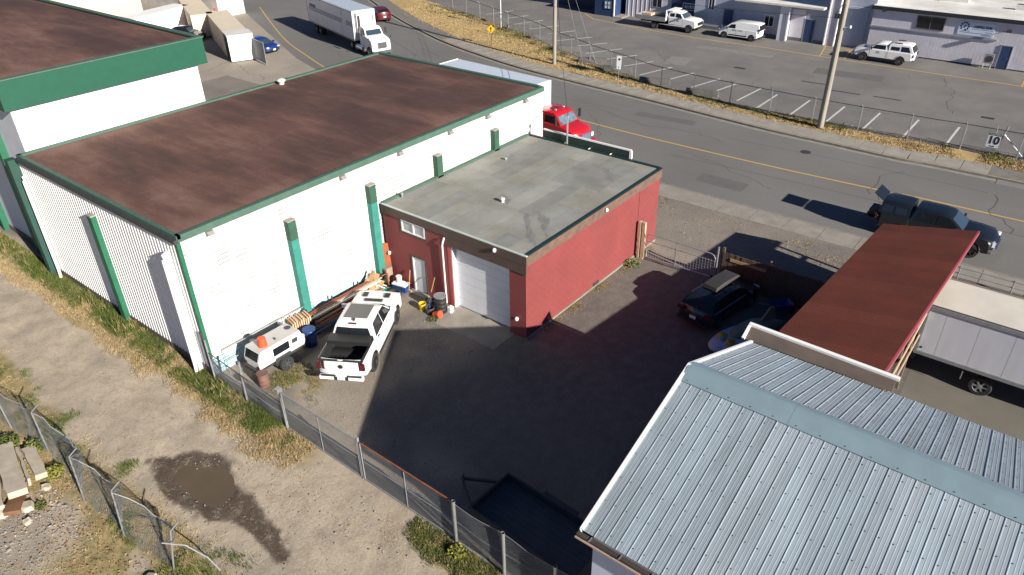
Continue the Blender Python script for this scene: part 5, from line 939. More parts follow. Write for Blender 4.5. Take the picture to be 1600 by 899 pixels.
q = MB(); q.obox((2.86, 0, .78), (.10, 1.1, .5)); q.build('grille', chrome, V3); q = MB(); q.add([(2.78, -.96, .5), (2.98, -.7, .5), (2.98, .7, .5), (2.78, .96, .5), (2.78, -.96, .76), (2.96, -.7, .76), (2.96, .7, .76), (2.78, .96, .76), (2.6, -.98, .5), (2.6, -.98, .74), (2.6, .98, .5), (2.6, .98, .74)], [(0, 1, 5, 4), (1, 2, 6, 5), (2, 3, 7, 6), (4, 5, 6, 7), (8, 0, 4, 9), (3, 10, 11, 7)]); q.build('chrome_bumper', chrome, V3)
mirrors(V3, .98, 1.0, 1.42); bits(V3, 'side_trim', blk, (-2.9, 2.4, -1.012, -1.0, .55, .62), (-2.9, 2.4, 1.0, 1.012, .55, .62))
for x in (1.82, -1.75):
    for s_ in (-1, 1): add_wheel(V3, x, s_*.87, .43, .29, mat('dark_alloy', (.10, .10, .105), .3, metal=.8), .12 if x > 0 else 0)
seams(V3, 1.0, (1.15, .56, 1.24), (-.09, .56, 1.24), (-1.38, .56, 1.3)); seams(V2, .9, (1.0, .4, .9), (-.24, .4, .95))
# white long-deck pickup, canopy pickup, van by the far units
V4 = thing('flatbed_truck', 'white extended-cab flatbed truck with grey dump deck by the navy bay door', 'truck', (80.0, 39.6, 0), R(-90))
ol = [(2.95, .6), (3.03, .85), (2.98, 1.2), (2.75, 1.38), (1.5, 1.48), (-.55, 1.5), (-.6, .7)]; shell(V4, 'body', ol, .98, .62, [(2.1, .42), (-2.15, .42)], .52, pw_, taper=.14)
cabin(V4, [(1.45, 1.46), (.95, 1.98), (.6, 2.08), (-.4, 2.07), (-.5, 1.98), (-.56, 1.48)], .95, .80, pw_, wins=[[(1.2, 1.54), (.92, 1.92), (.42, 1.95), (.38, 1.54)], [(.24, 1.56), (.26, 1.93), (-.3, 1.91), (-.34, 1.56)]])
bits(V4, 'deck', mat('deck_grey', (.13, .12, .115), .8, var=.2), (-4.5, -.75, -1.15, 1.15, 1.0, 1.08)); bits(V4, 'deck_side', galvdull, (-4.5, -.75, -1.2, -1.151, .95, 1.42), (-4.5, -.75, 1.151, 1.2, .95, 1.42), (-4.55, -4.501, -1.2, 1.2, .95, 1.42)); bits(V4, 'headboard', white, (-.76, -.70, -1.15, 1.15, 1.081, 2.2)); bits(V4, 'cab_guard', white, (-.70, .1, -1.05, 1.05, 2.14, 2.2)); bits(V4, 'tool_box', woodpale, (-4.4, -3.3, .1, 1.1, 1.085, 1.35)); bits(V4, 'chassis', blk, (-4.3, 1, -.4, .4, .6, .95)); bits(V4, 'grille', blk, (2.98, 3.05, -.6, .6, .85, 1.2)); bits(V4, 'bumper', blk, (2.95, 3.15, -.95, .95, .5, .72)); mirrors(V4, 1.15, .98, 1.6); bits(V4, 'door_print', mat('faded_print', (.3, .35, .4), .6), (.55, .85, -.987, -.981, 1.1, 1.3)); bits(V4, 'headlamp', clearlamp, (2.86, 2.96, -.88, -.6, .98, 1.2), (2.86, 2.96, .6, .88, .98, 1.2))
for x in (2.1, -2.15):
    for s_ in (-1, 1): add_wheel(V4, x, s_*.84, .42, .3 if x > 0 else .45, rimm)
V5 = thing('panel_van', 'white compact panel van parked outside the grey unit', 'van', (80.25, 31.85, 0), R(90))
ol = [(2.32, .35), (2.38, .62), (2.2, .92), (1.55, 1.10), (-2.28, 1.10), (-2.36, .8), (-2.34, .38)]; shell(V5, 'body', ol, .92, .32, [(1.55, .33), (-1.55, .33)], .40, pw_, taper=.2)
cabin(V5, [(1.65, 1.08), (.85, 1.66), (.4, 1.80), (-2.0, 1.80), (-2.22, 1.72), (-2.34, 1.08)], .89, .76, pw_, wins=[[(1.3, 1.13), (.82, 1.52), (.35, 1.55), (.35, 1.13)]])
bits(V5, 'side_rail', blk, (-1.0, 1.0, -.94, -.915, .42, .52), (-1.0, 1.0, .915, .94, .42, .52)); bits(V5, 'tail_lamp', redlamp, (-2.36, -2.25, -.9, -.82, .9, 1.35), (-2.36, -2.25, .82, .9, .9, 1.35)); bits(V5, 'bumper', blk, (-2.42, -2.3, -.85, .85, .3, .5), (2.28, 2.42, -.8, .8, .3, .5)); mirrors(V5, 1.25, .92, 1.15); bits(V5, 'door_print', mat('faded_print', (.3, .35, .4), .6), (.2, .7, .921, .927, .88, 1.05), (-.5, .0, .921, .927, .9, 1.02)); bits(V5, 'headlamp', clearlamp, (2.1, 2.24, -.85, -.6, .78, .92), (2.1, 2.24, .6, .85, .78, .92))
for x in (1.55, -1.55):
    for s_ in (-1, 1): add_wheel(V5, x, s_*.82, .33, .22, rimm)
V6 = thing('pickup_truck', 'white older single-cab pickup with windowed white canopy by the siding wall', 'pickup', (79.15, 16.85, 0), R(90))
ol = [(2.58, .55), (2.66, .78), (2.62, 1.02), (2.35, 1.14), (1.25, 1.22), (-.2, 1.22), (-2.75, 1.22), (-2.82, .95), (-2.8, .6)]; shell(V6, 'body', ol, .98, .52, [(1.68, .40), (-1.68, .40)], .52, pw_, taper=.14)
cabin(V6, [(1.25, 1.2), (.68, 1.72), (.35, 1.80), (-.3, 1.79), (-.42, 1.72), (-.48, 1.2)], .93, .74, pw_, wins=[[(.98, 1.28), (.66, 1.64), (-.22, 1.66), (-.28, 1.28)]], rear=False)
cabin(V6, [(-.56, 1.22), (-.58, 1.84), (-.8, 1.92), (-2.35, 1.92), (-2.45, 1.85), (-2.80, 1.22)], .93, .80, pw_, name='canopy', wins=[[(-.72, 1.34), (-.74, 1.66), (-1.5, 1.66), (-1.5, 1.34)], [(-1.62, 1.30), (-1.63, 1.74), (-2.25, 1.74), (-2.5, 1.30)]], screen=False)
bits(V6, 'roof_rack', blk, (-1.6, -.9, -.70, -.64, 1.93, 2.02), (-1.6, -.9, .64, .70, 1.93, 2.02)); bits(V6, 'tail_lamp', blk, (-2.84, -2.74, -.96, -.84, .85, 1.15), (-2.84, -2.74, .84, .96, .85, 1.15)); bits(V6, 'bumper', chrome, (-2.95, -2.80, -.9, .9, .5, .65), (2.6, 2.76, -.92, .92, .48, .66)); mirrors(V6, .95, .98, 1.32); bits(V6, 'door_print', mat('faded_print', (.3, .35, .4), .6), (.2, .5, .981, .988, .9, 1.08)); bits(V6, 'headlamp', clearlamp, (2.54, 2.64, -.86, -.56, .84, 1.02), (2.54, 2.64, .56, .86, .84, 1.02)); bits(V6, 'grille', blk, (2.62, 2.67, -.52, .52, .8, 1.0))
for x in (1.68, -1.68):
    for s_ in (-1, 1): add_wheel(V6, x, s_*.84, .40, .28, rimm)
seams(V4, .98, (1.3, .7, 1.4), (.3, .7, 1.44)); seams(V5, .92, (1.2, .4, 1.05), (.2, .4, 1.05), (-.95, .4, 1.05)); seams(V6, .98, (1.1, .55, 1.15), (-.4, .55, 1.15), (-.52, .55, 1.15))
def car(label, loc, rz, m, cat='car', suv=False, name='parked_car'):
    t = thing(name, label, cat, loc, rz); h = .18 if suv else 0; ol = [(2.08, .34), (2.14, .58), (2.0, .78+h), (1.1, .92+h), (-2.0, 1.0+h), (-2.12, .78), (-2.1, .36)]; shell(t, 'body', ol, .88, .28, [(1.28, .32), (-1.28, .32)], .39, m, taper=.24)
    cabin(t, [(1.15, .92+h), (.35, 1.38+h), (-.2, 1.44+h), (-1.1, 1.40+h), (-1.4, 1.32+h), (-1.95, .98+h)], .84, .62, m, wins=[[(.85, .98+h), (.32, 1.31+h), (-.2, 1.34+h), (-.2, .98+h)], [(-.28, .98+h), (-.28, 1.34+h), (-1.0, 1.30+h), (-1.4, .98+h)]])
    bits(t, 'tail_lamp', redlamp, (-2.13, -2.02, -.84, -.5, .76, .92), (-2.13, -2.02, .5, .84, .76, .92)); bits(t, 'headlamp', clearlamp, (1.86, 2.0, -.82, -.55, .68, .80), (1.86, 2.0, .55, .82, .68, .80)); plate(t, 2.15, 0, .5); plate(t, -2.13, 0, .68); mirrors(t, .8, .88, 1.02+h, m); bits(t, 'grille', blk, (2.08, 2.14, -.45, .45, .38, .56))
    for x in (1.28, -1.28):
        for s_ in (-1, 1): add_wheel(t, x, s_*.79, .32, .21, rimm)
    return t
car('bright blue hatchback parked beside the open yard gate', (46.7, 71.4, -.12), R(-88), paint_('blue_paint', (.012, .03, .16))); car('dark red crossover driving away along the far kerb', (65.0, 72.6, -.12), R(65), paint_('dark_red_paint', (.10, .012, .016)), suv=True, name='car')
car('black sedan parked between the white and cream containers', (45.3, 83.4, -.12), R(-75), paint_('black_paint', (.012, .013, .016)))
# reefer truck
V7 = thing('reefer_truck', 'white highway truck with refrigerated trailer and dark side stripes on the road bend', 'truck', (54.45, 65.3, -.12), R(-107.0))
boxm = mat('trailer_white', (.66, .66, .70), .5, var=.06, scale=.7)
q = MB(); q.box(-9.6, 3.1, -1.3, 1.3, 1.15, 4.1); q.build('cargo_box', boxm, V7); bits(V7, 'roof_panel', mat('trailer_roof', (.42, .47, .54), .5, var=.08), (-9.55, 3.0, -1.24, 1.24, 4.101, 4.14)); bits(V7, 'edge_rail', galvdull, (-9.62, 3.12, -1.325, -1.301, 3.98, 4.1), (-9.62, 3.12, -1.325, -1.301, 1.1, 1.25), (-9.62, 3.12, 1.301, 1.325, 3.98, 4.1), (-9.62, 3.12, 1.301, 1.325, 1.1, 1.25), (-9.66, -9.601, -1.32, 1.32, 1.1, 4.1))
stripe = mat('stripe_navy', (.03, .04, .09), .5)
for z in (2.55, 2.72, 2.89): bits(V7, 'stripe', stripe, (-9.0, 2.9, -1.31, -1.302, z, z+.08))
bits(V7, 'logo_block', stripe, (-8.8, -7.0, -1.31, -1.302, 2.98, 3.3)); bits(V7, 'side_door', boxm, (.3, 1.3, -1.318, -1.302, 1.3, 3.4)); bits(V7, 'door_edge', stripe, (.26, .298, -1.32, -1.302, 1.3, 3.9))
q = MB(); q.box(3.101, 3.55, -1.0, 1.0, 2.0, 3.95); fr = q.build('refrigeration_unit', white, V7); bits(V7, 'unit_grille', blk, (3.552, 3.57, -.95, -.65, 2.3, 3.7), (3.552, 3.57, .75, .85, 2.5, 3.7))
ol = [(6.9, .55), (7.0, .9), (6.9, 1.55), (6.6, 1.75), (5.3, 2.0), (3.75, 2.05), (3.7, .8)]; shell(V7, 'body', ol, 1.05, .7, [(6.0, .5), (3.9, .1)], .58, pw_, taper=.2)
cabin(V7, [(5.35, 1.98), (5.0, 2.55), (4.75, 2.72), (3.95, 2.72), (3.8, 2.6), (3.72, 2.0)], 1.0, .9, pw_, wins=[[(5.1, 2.05), (4.9, 2.5), (4.2, 2.52), (4.2, 2.05)]]); bits(V7, 'grille', chrome, (6.92, 7.02, -.5, .5, .95, 1.55)); bits(V7, 'bumper', chrome, (6.85, 7.1, -1.05, 1.05, .45, .75)); bits(V7, 'headlamp', clearlamp, (6.75, 6.9, -.98, -.68, 1.1, 1.35), (6.75, 6.9, .68, .98, 1.1, 1.35)); q = MB(); [q.tube([(3.4, s_*1.1, .65), (4.9, s_*1.1, .65)], .3, 12) for s_ in (-1, 1)]; q.build('fuel_tank', chrome, V7, smooth=True); bits(V7, 'chassis', blk, (-9.2, 6.2, -.45, .45, .7, 1.1))
for s_ in (-1, 1): q = MB(); q.obox((5.25, s_*1.35, 2.3), (.1, .2, .55)); q.obox((6.5, s_*1.25, 1.9), (.08, .12, .2)); q.tube([(6.5, s_*1.0, 1.7), (6.5, s_*1.25, 1.85)], .02, 5); q.build('mirror', blk, V7)
for x, wd in ((6.0, .3), (3.0, .55), (1.8, .55), (-6.9, .55), (-8.2, .55)):
    for s_ in (-1, 1): add_wheel(V7, x, s_*(1.15-wd/2), .5, wd, chrome)
# red truck behind the warehouse
V8 = thing('delivery_truck', 'red conventional-cab truck with white cargo box behind the warehouse', 'truck', (42.75, 32.5, -.12), R(-93.5))
redp = paint_('red_truck_paint', (.42, .012, .02)); q = MB(); q.box(-8.6, 1.1, -1.26, 1.26, 1.2, 4.1); q.build('cargo_box', white, V8); bits(V8, 'roof_panel', mat('box_roof', (.50, .56, .64), .5, var=.06), (-8.5, .95, -1.2, 1.2, 4.101, 4.13)); bits(V8, 'edge_rail', white, (-8.62, -8.56, -1.28, 1.28, 1.2, 4.16), (1.06, 1.14, -1.28, 1.28, 1.2, 4.16), (-8.56, 1.06, -1.29, -1.261, 4.02, 4.14), (-8.56, 1.06, 1.261, 1.29, 4.02, 4.14))
ol = [(5.3, .6), (5.42, .9), (5.35, 1.45), (5.1, 1.65), (3.9, 1.86), (1.6, 1.9), (1.55, .75)]; shell(V8, 'body', ol, 1.08, .65, [(4.4, .48), (1.6, .1)], .58, redp, taper=.3)
cabin(V8, [(3.95, 1.85), (3.45, 2.5), (3.2, 2.66), (1.85, 2.68), (1.68, 2.6), (1.6, 1.85)], 1.03, .92, redp, wins=[[(3.6, 1.94), (3.3, 2.42), (2.5, 2.45), (2.45, 1.94)], [(2.3, 1.94), (2.3, 2.42), (1.9, 2.4), (1.85, 1.94)]], frontm=mat('bright_windscreen', (.10, .15, .19), .1, var=.6, scale=3)); bits(V8, 'grille', mat('grey_grille', (.22, .24, .34), .3, metal=.5), (5.3, 5.44, -.52, .52, .85, 1.42)); bits(V8, 'grille_frame', chrome, (5.38, 5.43, -.6, -.53, .82, 1.45), (5.38, 5.43, .53, .6, .82, 1.45)); bits(V8, 'bumper', redp, (5.25, 5.55, -1.1, 1.1, .45, .78)); bits(V8, 'headlamp', clearlamp, (5.18, 5.36, -1.0, -.72, 1.0, 1.28), (5.18, 5.36, .72, 1.0, 1.0, 1.28)); bits(V8, 'roof_lamp', clearlamp, (2.9, 3.05, -.5, -.42, 2.72, 2.8), (2.9, 3.05, .42, .5, 2.72, 2.8)); bits(V8, 'roof_hatch', mat('dark_red', (.1, .01, .012), .5), (2.3, 2.8, -.3, .3, 2.705, 2.72)); bits(V8, 'chassis', blk, (-8.2, 4.5, -.45, .45, .7, 1.15))
for s_ in (-1, 1): q = MB(); q.obox((3.75, s_*1.4, 2.25), (.1, .2, .6)); q.tube([(3.75, s_*1.05, 2.5), (3.75, s_*1.4, 2.5)], .02, 5); q.build('mirror', blk, V8)
for x, wd in ((4.4, .3), (-5.6, .55)):
    for s_ in (-1, 1): add_wheel(V8, x, s_*(1.15-wd/2), .48, wd, chrome)
# white cargo box on wheels beside the lean-to
V9 = thing('box_trailer', 'white panelled cargo box trailer standing beside the lean-to', 'trailer', (30.47, 2.35, 0)); 
q = MB(); q.box(-1.28, 1.28, -9.5, -.02, 1.2, 3.36); q.build('cargo_box', boxm, V9); bits(V9, 'roof_panel', mat('cream_roof_panel', (.62, .58, .50), .6, var=.08, scale=.8, col2=(.50, .46, .38), c2amt=.5, c2scale=.5), (-1.22, 1.26, -9.4, -.08, 3.362, 3.40)); bits(V9, 'frame_rail', galvdull, (-1.345, -1.281, -9.5, .0, 3.24, 3.39), (-1.345, -1.281, -9.5, .0, 1.08, 1.24), (-1.35, -1.281, -.10, .03, 1.241, 3.239), (1.281, 1.33, -9.5, .0, 1.08, 1.24), (1.281, 1.33, -9.5, .0, 3.24, 3.39)); bits(V9, 'end_frame', white, (-1.28, 1.28, -.018, .04, 3.2, 3.38), (-1.28, 1.28, -.018, .04, 1.1, 1.3)); bits(V9, 'edge_strip', darksteel, (-1.31, -1.225, -9.5, -.1, 3.391, 3.405))
pan = mat('trailer_panel', (.60, .61, .67), .5, var=.07, scale=.7, stretch=(1, 3, .3))
y = -.12
for k in range(8): wd = .62 if k == 0 else 1.19; bits(V9, 'side_panel', pan, (-1.30, -1.282, y-wd+.012, y, 1.245, 3.235)); y -= wd
q = MB(); q.lathe([(.05, 0), (.05, -.02)], (-1.30, -.22, 1.42), 10, 0, 'X'); q.build('latch', darksteel, V9); bits(V9, 'chassis', blk, (-.5, .5, -9, .3, .75, 1.1)); bits(V9, 'side_mark', galv, (-1.29, -1.27, -1.9, -1.86, .55, .95))
for yy in (-2.6, -6.8):
    for s_ in (-1, 1): 
        ty, rm = wheel_mesh(.42, .28, galv); o = link('wheel', ty, V9, (s_*1.05, yy, .42), (0, 0, PI/2)); link('rim', rm, o)
# utility trailer in the shade
UT = thing('utility_trailer', 'dark flat utility trailer with low sides in the shed shadow', 'trailer', (12.9, 9.6, 0), R(-3)); dk = mat('dark_deck', (.05, .055, .062), .7, var=.2); 
for k in range(9): bits(UT, 'deck_plank', dk, (-.92+k*.206, -.92+k*.206+.196, -2.1, 1.95, .56, .60+.003*(k % 2)))
bits(UT, 'side_rail', darksteel, (-1.0, -.94, -2.1, 2.0, .45, .85), (.94, 1.0, -2.1, 2.0, .45, .85), (-.938, .938, 1.955, 2.02, .45, .85)); q = MB(); q.bar((-.8, 2.0, .5), (0, 3.3, .48), .08, .1); q.bar((.8, 2.0, .5), (0, 3.3, .48), .08, .1); q.tube([(0, 3.2, .02), (0, 3.2, .75)], .035, 8); q.build('drawbar', darksteel, UT); bits(UT, 'mudguard', darksteel, (-1.28, -1.01, -.8, .6, .62, .68), (1.01, 1.28, -.8, .6, .62, .68))
for s_ in (-1, 1): ty, rm = wheel_mesh(.33, .2, rimm); o = link('wheel', ty, UT, (s_*1.14, -.1, .33), (0, 0, PI/2)); link('rim', rm, o)
# ================================================================== YARD CLUTTER
def vessel(name, label, cat, x, y, r0, r1, h, m, z=0., group=None, ribs=0, lid=None, open_=False, tilt=None):
    t = thing(name, label, cat, (x, y, z)); q = MB(); pr_ = [(r0, 0)]
    for k in range(ribs): f = (k+1)/(ribs+1); r_ = r0+(r1-r0)*f; pr_ += [(r_, h*f-.03), (r_*1.05, h*f), (r_, h*f+.03)]
    pr_ += [(r1, h), (r1*1.04, h+.01), (r1*1.0, h+.03)]
    if open_: pr_ += [(r1*.93, h+.02), (r0*.9, .03)]
    q.lathe(pr_, n=18); q.build('shell', m, t, smooth=True)
    if lid: q = MB(); q.lathe([(r1*1.02, h+.031), (r1*1.02, h+.06), (r1*.85, h+.05), (r1*.2, h+.05)], n=18); q.build('lid', lid, t, smooth=True)
    else: q = MB(); q.tube([(r1*math.cos(a), r1*math.sin(a)*.3-r1*.9*0, h-.02-.12*math.sin(a)*0-.10*abs(math.sin(a))) for a in np.linspace(0, PI, 9)], .006, 4); q.build('handle', galvdull, t)
    if tilt: t.rotation_euler = tilt
    return t
vessel('bucket', 'orange-red bucket upside down on the camp trailer roof', 'bucket', 12.95, 23.85, .20, .165, .36, mat('orange_plastic', (.62, .09, .03), .5), 1.41)
vessel('bucket', 'yellow plastic bucket standing beside the black barrel', 'bucket', 20.42, 21.95, .15, .18, .36, mat('yellow_plastic', (.68, .42, .02), .5), open_=True)
vessel('bucket', 'orange-red bucket lying tilted in front of the black barrel', 'bucket', 20.30, 21.05, .15, .18, .34, mat('red_plastic', (.68, .08, .03), .5), .16, tilt=(R(70), R(20), 0))
vessel('barrel', 'tall black ribbed barrel with a grey lid by the garage jamb', 'barrel', 20.85, 21.15, .29, .30, .85, blk, ribs=3, lid=galvdull)
vessel('tub', 'dark grey round tub between the yellow bucket and the barrel', 'tub', 20.45, 21.5, .20, .24, .3, mat('charcoal_plastic', (.05, .05, .052), .6), open_=True)
vessel('barrel', 'blue plastic drum in the shade behind the camp trailer', 'barrel', 15.35, 24.0, .27, .29, .8, mat('blue_plastic', (.012, .045, .16), .45), ribs=2, lid=mat('blue_lid', (.02, .06, .2), .5))
vessel('barrel', 'rusty brown drum standing at the rear corner of the camp trailer', 'barrel', 12.30, 23.25, .23, .24, .6, mat('brown_drum', (.16, .085, .065), .8, var=.25, scale=4), ribs=2, lid=mat('brown_lid', (.13, .075, .06), .8))
t = thing('cooler', 'dark blue cooler with white lid beside the side door', 'cooler', (21.1, 24.1, 0), R(-80)); bits(t, 'body', mat('cooler_blue', (.012, .05, .20), .5), (-.38, .38, -.2, .2, 0, .34)); bits(t, 'lid', white, (-.40, .40, -.22, .22, .342, .41)); q = MB(); q.tube([(-.41, -.1, .2), (-.46, -.1, .24), (-.46, .1, .24), (-.41, .1, .2)], .014, 5); q.build('handle', white, t)
vessel('bucket', 'white bucket on top of the blue cooler', 'bucket', 21.12, 24.22, .12, .15, .28, white, .412, lid=dirtywhite)
t = thing('broom', 'wooden handled broom leaning by the side door', 'broom', (21.2, 23.66, 0)); q = MB(); q.tube([(0, 0, .12), (.22, .02, 1.15)], .022, 6); q.build('handle', wood, t); q = MB(); q.obox((0, 0, .07), (.08, .32, .12), 0); q.build('brush', wood, t)
t = thing('shovel', 'thin handled shovel leaning on the red wall beside the downpipe', 'shovel', (20.95, 22.0, 0)); q = MB(); q.tube([(0, 0, .3), (.4, -.1, 1.4)], .018, 6); q.build('handle', wood, t); q = MB(); q.add([(-.1, -.1, .02), (-.1, .1, .02), (.02, .11, .3), (.02, -.11, .3), (-.08, -.1, .02), (-.08, .1, .02), (.04, .11, .3), (.04, -.11, .3)], [(0, 1, 2, 3), (4, 7, 6, 5), (0, 3, 7, 4), (1, 5, 6, 2), (0, 4, 5, 1), (2, 6, 7, 3)]); q.build('blade', galvdull, t)
t = thing('floor_jack', 'grey and blue pump with a round pipe mouth beside the barrel', 'pump', (20.75, 21.75, 0)); q = MB(); q.tube([(0, 0, .25), (.05, -.1, .45), (-.02, -.28, .62)], [.1, .11, .13], 10); q.build('pipe', galvdull, t, smooth=True); bits(t, 'base', navy, (-.25, .2, -.15, .15, 0, .3)); q = MB(); q.lathe([(.10, 0), (.10, .005)], (-.03, -.30, .64), 10); q.build('mouth', black, t)
t = thing('jerry_can', 'white plastic jug between the barrel and the garage jamb', 'jug', (21.1, 20.75, 0)); bits(t, 'body', white, (-.12, .12, -.1, .1, 0, .3)); q = MB(); q.lathe([(.04, .3), (.04, .37)], n=8); q.build('cap', white, t)
# coiled hose and wheel
t = thing('tyre', 'old dark tyre with a rim lying beside the cooler', 'tyre', (20.5, 24.05, 0)); q = MB(); q.lathe([(.26, .0), (.38, .01), (.42, .08), (.40, .17), (.27, .18), (.24, .09), (.26, 0)], n=22, cap=False); q.build('tread', rubber, t, smooth=True); q = MB(); q.lathe([(.25, .06), (.12, .05), (.05, .09)], n=14); q.build('rim', rimm, t)
t = thing('plastic_chair', 'overturned white plastic garden chair beside the teal net', 'chair', (19.95, 24.35, .0), R(20)); q = MB(); q.box(-.22, .22, -.22, .22, .38, .41); q.build('seat', white, t)
for k in range(4): q = MB(); q.box(-.2+k*.11, -.13+k*.11, .20, .23, .412, .80); q.build('back_slat', white, t)
q = MB(); q.box(-.24, .24, .19, .24, .80, .86); q.build('back_rail', white, t)
for a in (-.2, .2):
    q = MB(); q.box(a-.025, a+.025, -.22, .22, .60, .63); q.box(a-.02, a+.02, -.22, -.18, .41, .60); q.build('armrest', white, t)
    for b in (-.2, .2): q = MB(); q.bar((a, b, .38), (a*1.25, b*1.25, 0), .04, .04); q.build('leg', white, t)
t.rotation_euler = (R(-62), R(18), R(40)); t.location = (20.15, 24.35, .28)
# teal net heap: tangled strands
q = MB(); tm = mat('teal_net', (.03, .30, .22), .7, var=.3, scale=6)
for k in range(90):
    a = random.random()*6.28; p = Vector((19.95+random.gauss(0, .22), 24.95+random.gauss(0, .22), random.uniform(.05, .55))); pts_ = [p]
    for j in range(7): p = p+Vector((random.gauss(0, .13), random.gauss(0, .13), random.gauss(0, .09))); d = math.hypot((p.x-19.95)/.55, (p.y-24.95)/.55); p.z = max(.02, min(p.z, .85*(1-d*d*.6) if d < 1.2 else .08)); pts_.append(p.copy())
    q.tube(pts_, .014, 4)
q.lathe([(.5, 0), (.46, .25), (.3, .5), (.1, .62)], (19.95, 24.95, 0), 12); tag(q.build('net_heap', tm), 'heap of tangled teal netting beside the white chair', 'net')
# AC unit, black pump, rusty panel
t = thing('air_conditioner', 'old beige air conditioner with round fan below the rusty panel', 'air conditioner', (21.15, 25.1, 0)); bits(t, 'casing', mat('beige_metal', (.30, .22, .17), .7, var=.2), (-.22, .18, -.22, .22, .45, .98)); q = MB(); q.lathe([(.18, 0), (.18, -.02), (.15, -.025)], (-.22, 0, .72), 16, 0, 'X'); q.build('fan_grille', darksteel, t); bits(t, 'stand', woodgrey, (-.2, .15, -.2, .2, 0, .448))
t = thing('generator', 'black engine block leaning against the teal pilaster foot', 'engine', (20.45, 25.05, 0)); q = MB(); q.obox((0, 0, .3), (.42, .4, .5), .2); q.obox((.05, 0, .68), (.3, .32, .3), .5); q.lathe([(.12, 0), (.12, .15)], (-.15, 0, .5), 10); q.build('block', blk, t); q = MB(); q.tube([(.1, -.2, .8), (.4, -.3, .85), (.4, -.32, .2)], .04, 6); q.build('frame', rust, t)
t = thing('rusty_panel', 'tall rusty orange steel panel with white painted digits in the corner', 'panel', (21.3, 25.36, 0)); q = MB(); q.obox((.02, -.02, 1.25), (.04, .56, 1.9), 0, 0, Matrix.Rotation(R(-4), 3, 'Y') @ Matrix.Rotation(R(35), 3, 'Z')); q.build('sheet', mat('orange_rust', (.42, .13, .055), .8, var=.2, scale=2, fine=.15), t)
for i, c_ in enumerate('25'): lettering(c_, .36, signwhite, t, Matrix.Translation((.02-.05, .03, 1.92-i*.30)) @ Matrix.Rotation(R(35), 4, 'Z') @ facing_negx(-.035, 0.06, 0))
bits(t, 'foot', darksteel, (-.1, .2, -.1, .1, 0, .32))
# lumber pile: rack and individual planks
RK = thing('lumber_rack', 'low dark steel rack carrying planks along the white block wall', 'rack', (17.8, 24.8, 0))
for x in (16.1, 17.6, 19.2): q = MB(); q.box(x-.03, x+.03, 24.3, 25.1, .30, .36); q.box(x-.03, x+.03, 24.3, 24.36, 0, .3); q.box(x-.03, x+.03, 25.04, 25.1, 0, 1.05); q.box(x-.03, x+.03, 24.55, 25.04, .72, .77); q.build('bracket', darksteel, RK, True)
pls = [(rust, 'rusty steel angle'), (woodgrey, 'weathered grey board'), (woodpale, 'pale new board'), (mat('white_board', (.7, .69, .66), .6), 'white painted board'), (mat('red_beam', (.30, .06, .035), .7), 'dark red painted beam'), (mat('blue_tarp', (.03, .10, .24), .6), 'blue tarp strip')]
seen = set(); 
LP = [(16.0, 20.2, 24.98, .82, 4), (16.1, 20.0, 24.88, .80, 0), (16.3, 20.3, 24.80, .84, 1), (16.2, 20.4, 24.72, .80, 2), (16.0, 20.2, 24.60, .80, 3), (16.2, 20.2, 24.95, .42, 1), (16.4, 20.5, 24.80, .40, 4), (16.3, 19.9, 24.68, .43, 3), (15.9, 19.8, 24.54, .41, 0), (16.0, 20.3, 24.42, .40, 1), (16.2, 20.0, 24.36, .47, 4), (15.8, 17.6, 24.22, .25, 5), (16.0, 19.6, 24.90, .50, 2), (16.3, 20.1, 24.62, .49, 2)]
for x0, x1, y, z, k in LP:
    q = MB(); q.bar((x0, y, z), (x1, y+random.uniform(-.05, .05), z+random.uniform(0, .06)), .085, .05); o = q.build('plank', pls[k][0]); up_ = z > .6
    rank = sorted([p[2] for p in LP if (p[3] > .6) == up_], reverse=True).index(y); tag(o, '%s on the %s rack arms, %s from the white wall' % (pls[k][1], 'upper' if up_ else 'lower', ('first', 'second', 'third', 'fourth', 'fifth', 'sixth', 'seventh', 'eighth', 'ninth')[rank]), 'board', 'boards on the lumber rack')
for i, (x, y, z, ry, rz, L_) in enumerate(((19.7, 24.9, .5, 60, -15, 1.5), (19.5, 25.0, .45, 40, -5, 1.3), (19.9, 24.7, .5, 50, 10, 1.1), (19.6, 24.6, .35, 25, 20, 1.4), (19.9, 24.4, .3, 12, 30, 1.3))):
    q = MB(); q.obox((0, 0, 0), (L_, .24, .03)); o = tag(q.build('plywood_offcut', wood), ('steepest yellowish plywood offcut at the end of the lumber pile', 'yellowish plywood offcut leaning closest to the white wall', 'shortest yellowish plywood offcut at the lumber pile end', 'low-leaning yellowish plywood offcut beside the teal net', 'flattest yellowish plywood offcut in front of the lumber pile')[i], 'board', 'offcuts by the lumber pile'); o.location = (x, y, z+.2); o.rotation_euler = (R(15), R(-ry), R(rz))
# pallet on edge
PL = thing('pallet', 'stack of pale wooden slats standing on edge behind the camp trailer', 'pallet', (15.55, 24.95, 0), R(-12))
for k in range(9): bits(PL, 'slat', woodpale if k % 3 else wood, (-.45+k*.105, -.45+k*.105+.07, -.32, .30, .38, .95+.04*((k*7) % 3)))
bits(PL, 'stringer', wood, (-.5, .5, -.30, -.24, .30, .379), (-.5, .5, .22, .28, .30, .379)); bits(PL, 'crate', woodgrey, (-.45, .45, -.3, .28, .0, .299)); bits(PL, 'tarp', blk, (.35, .6, -.34, .3, .1, .7))
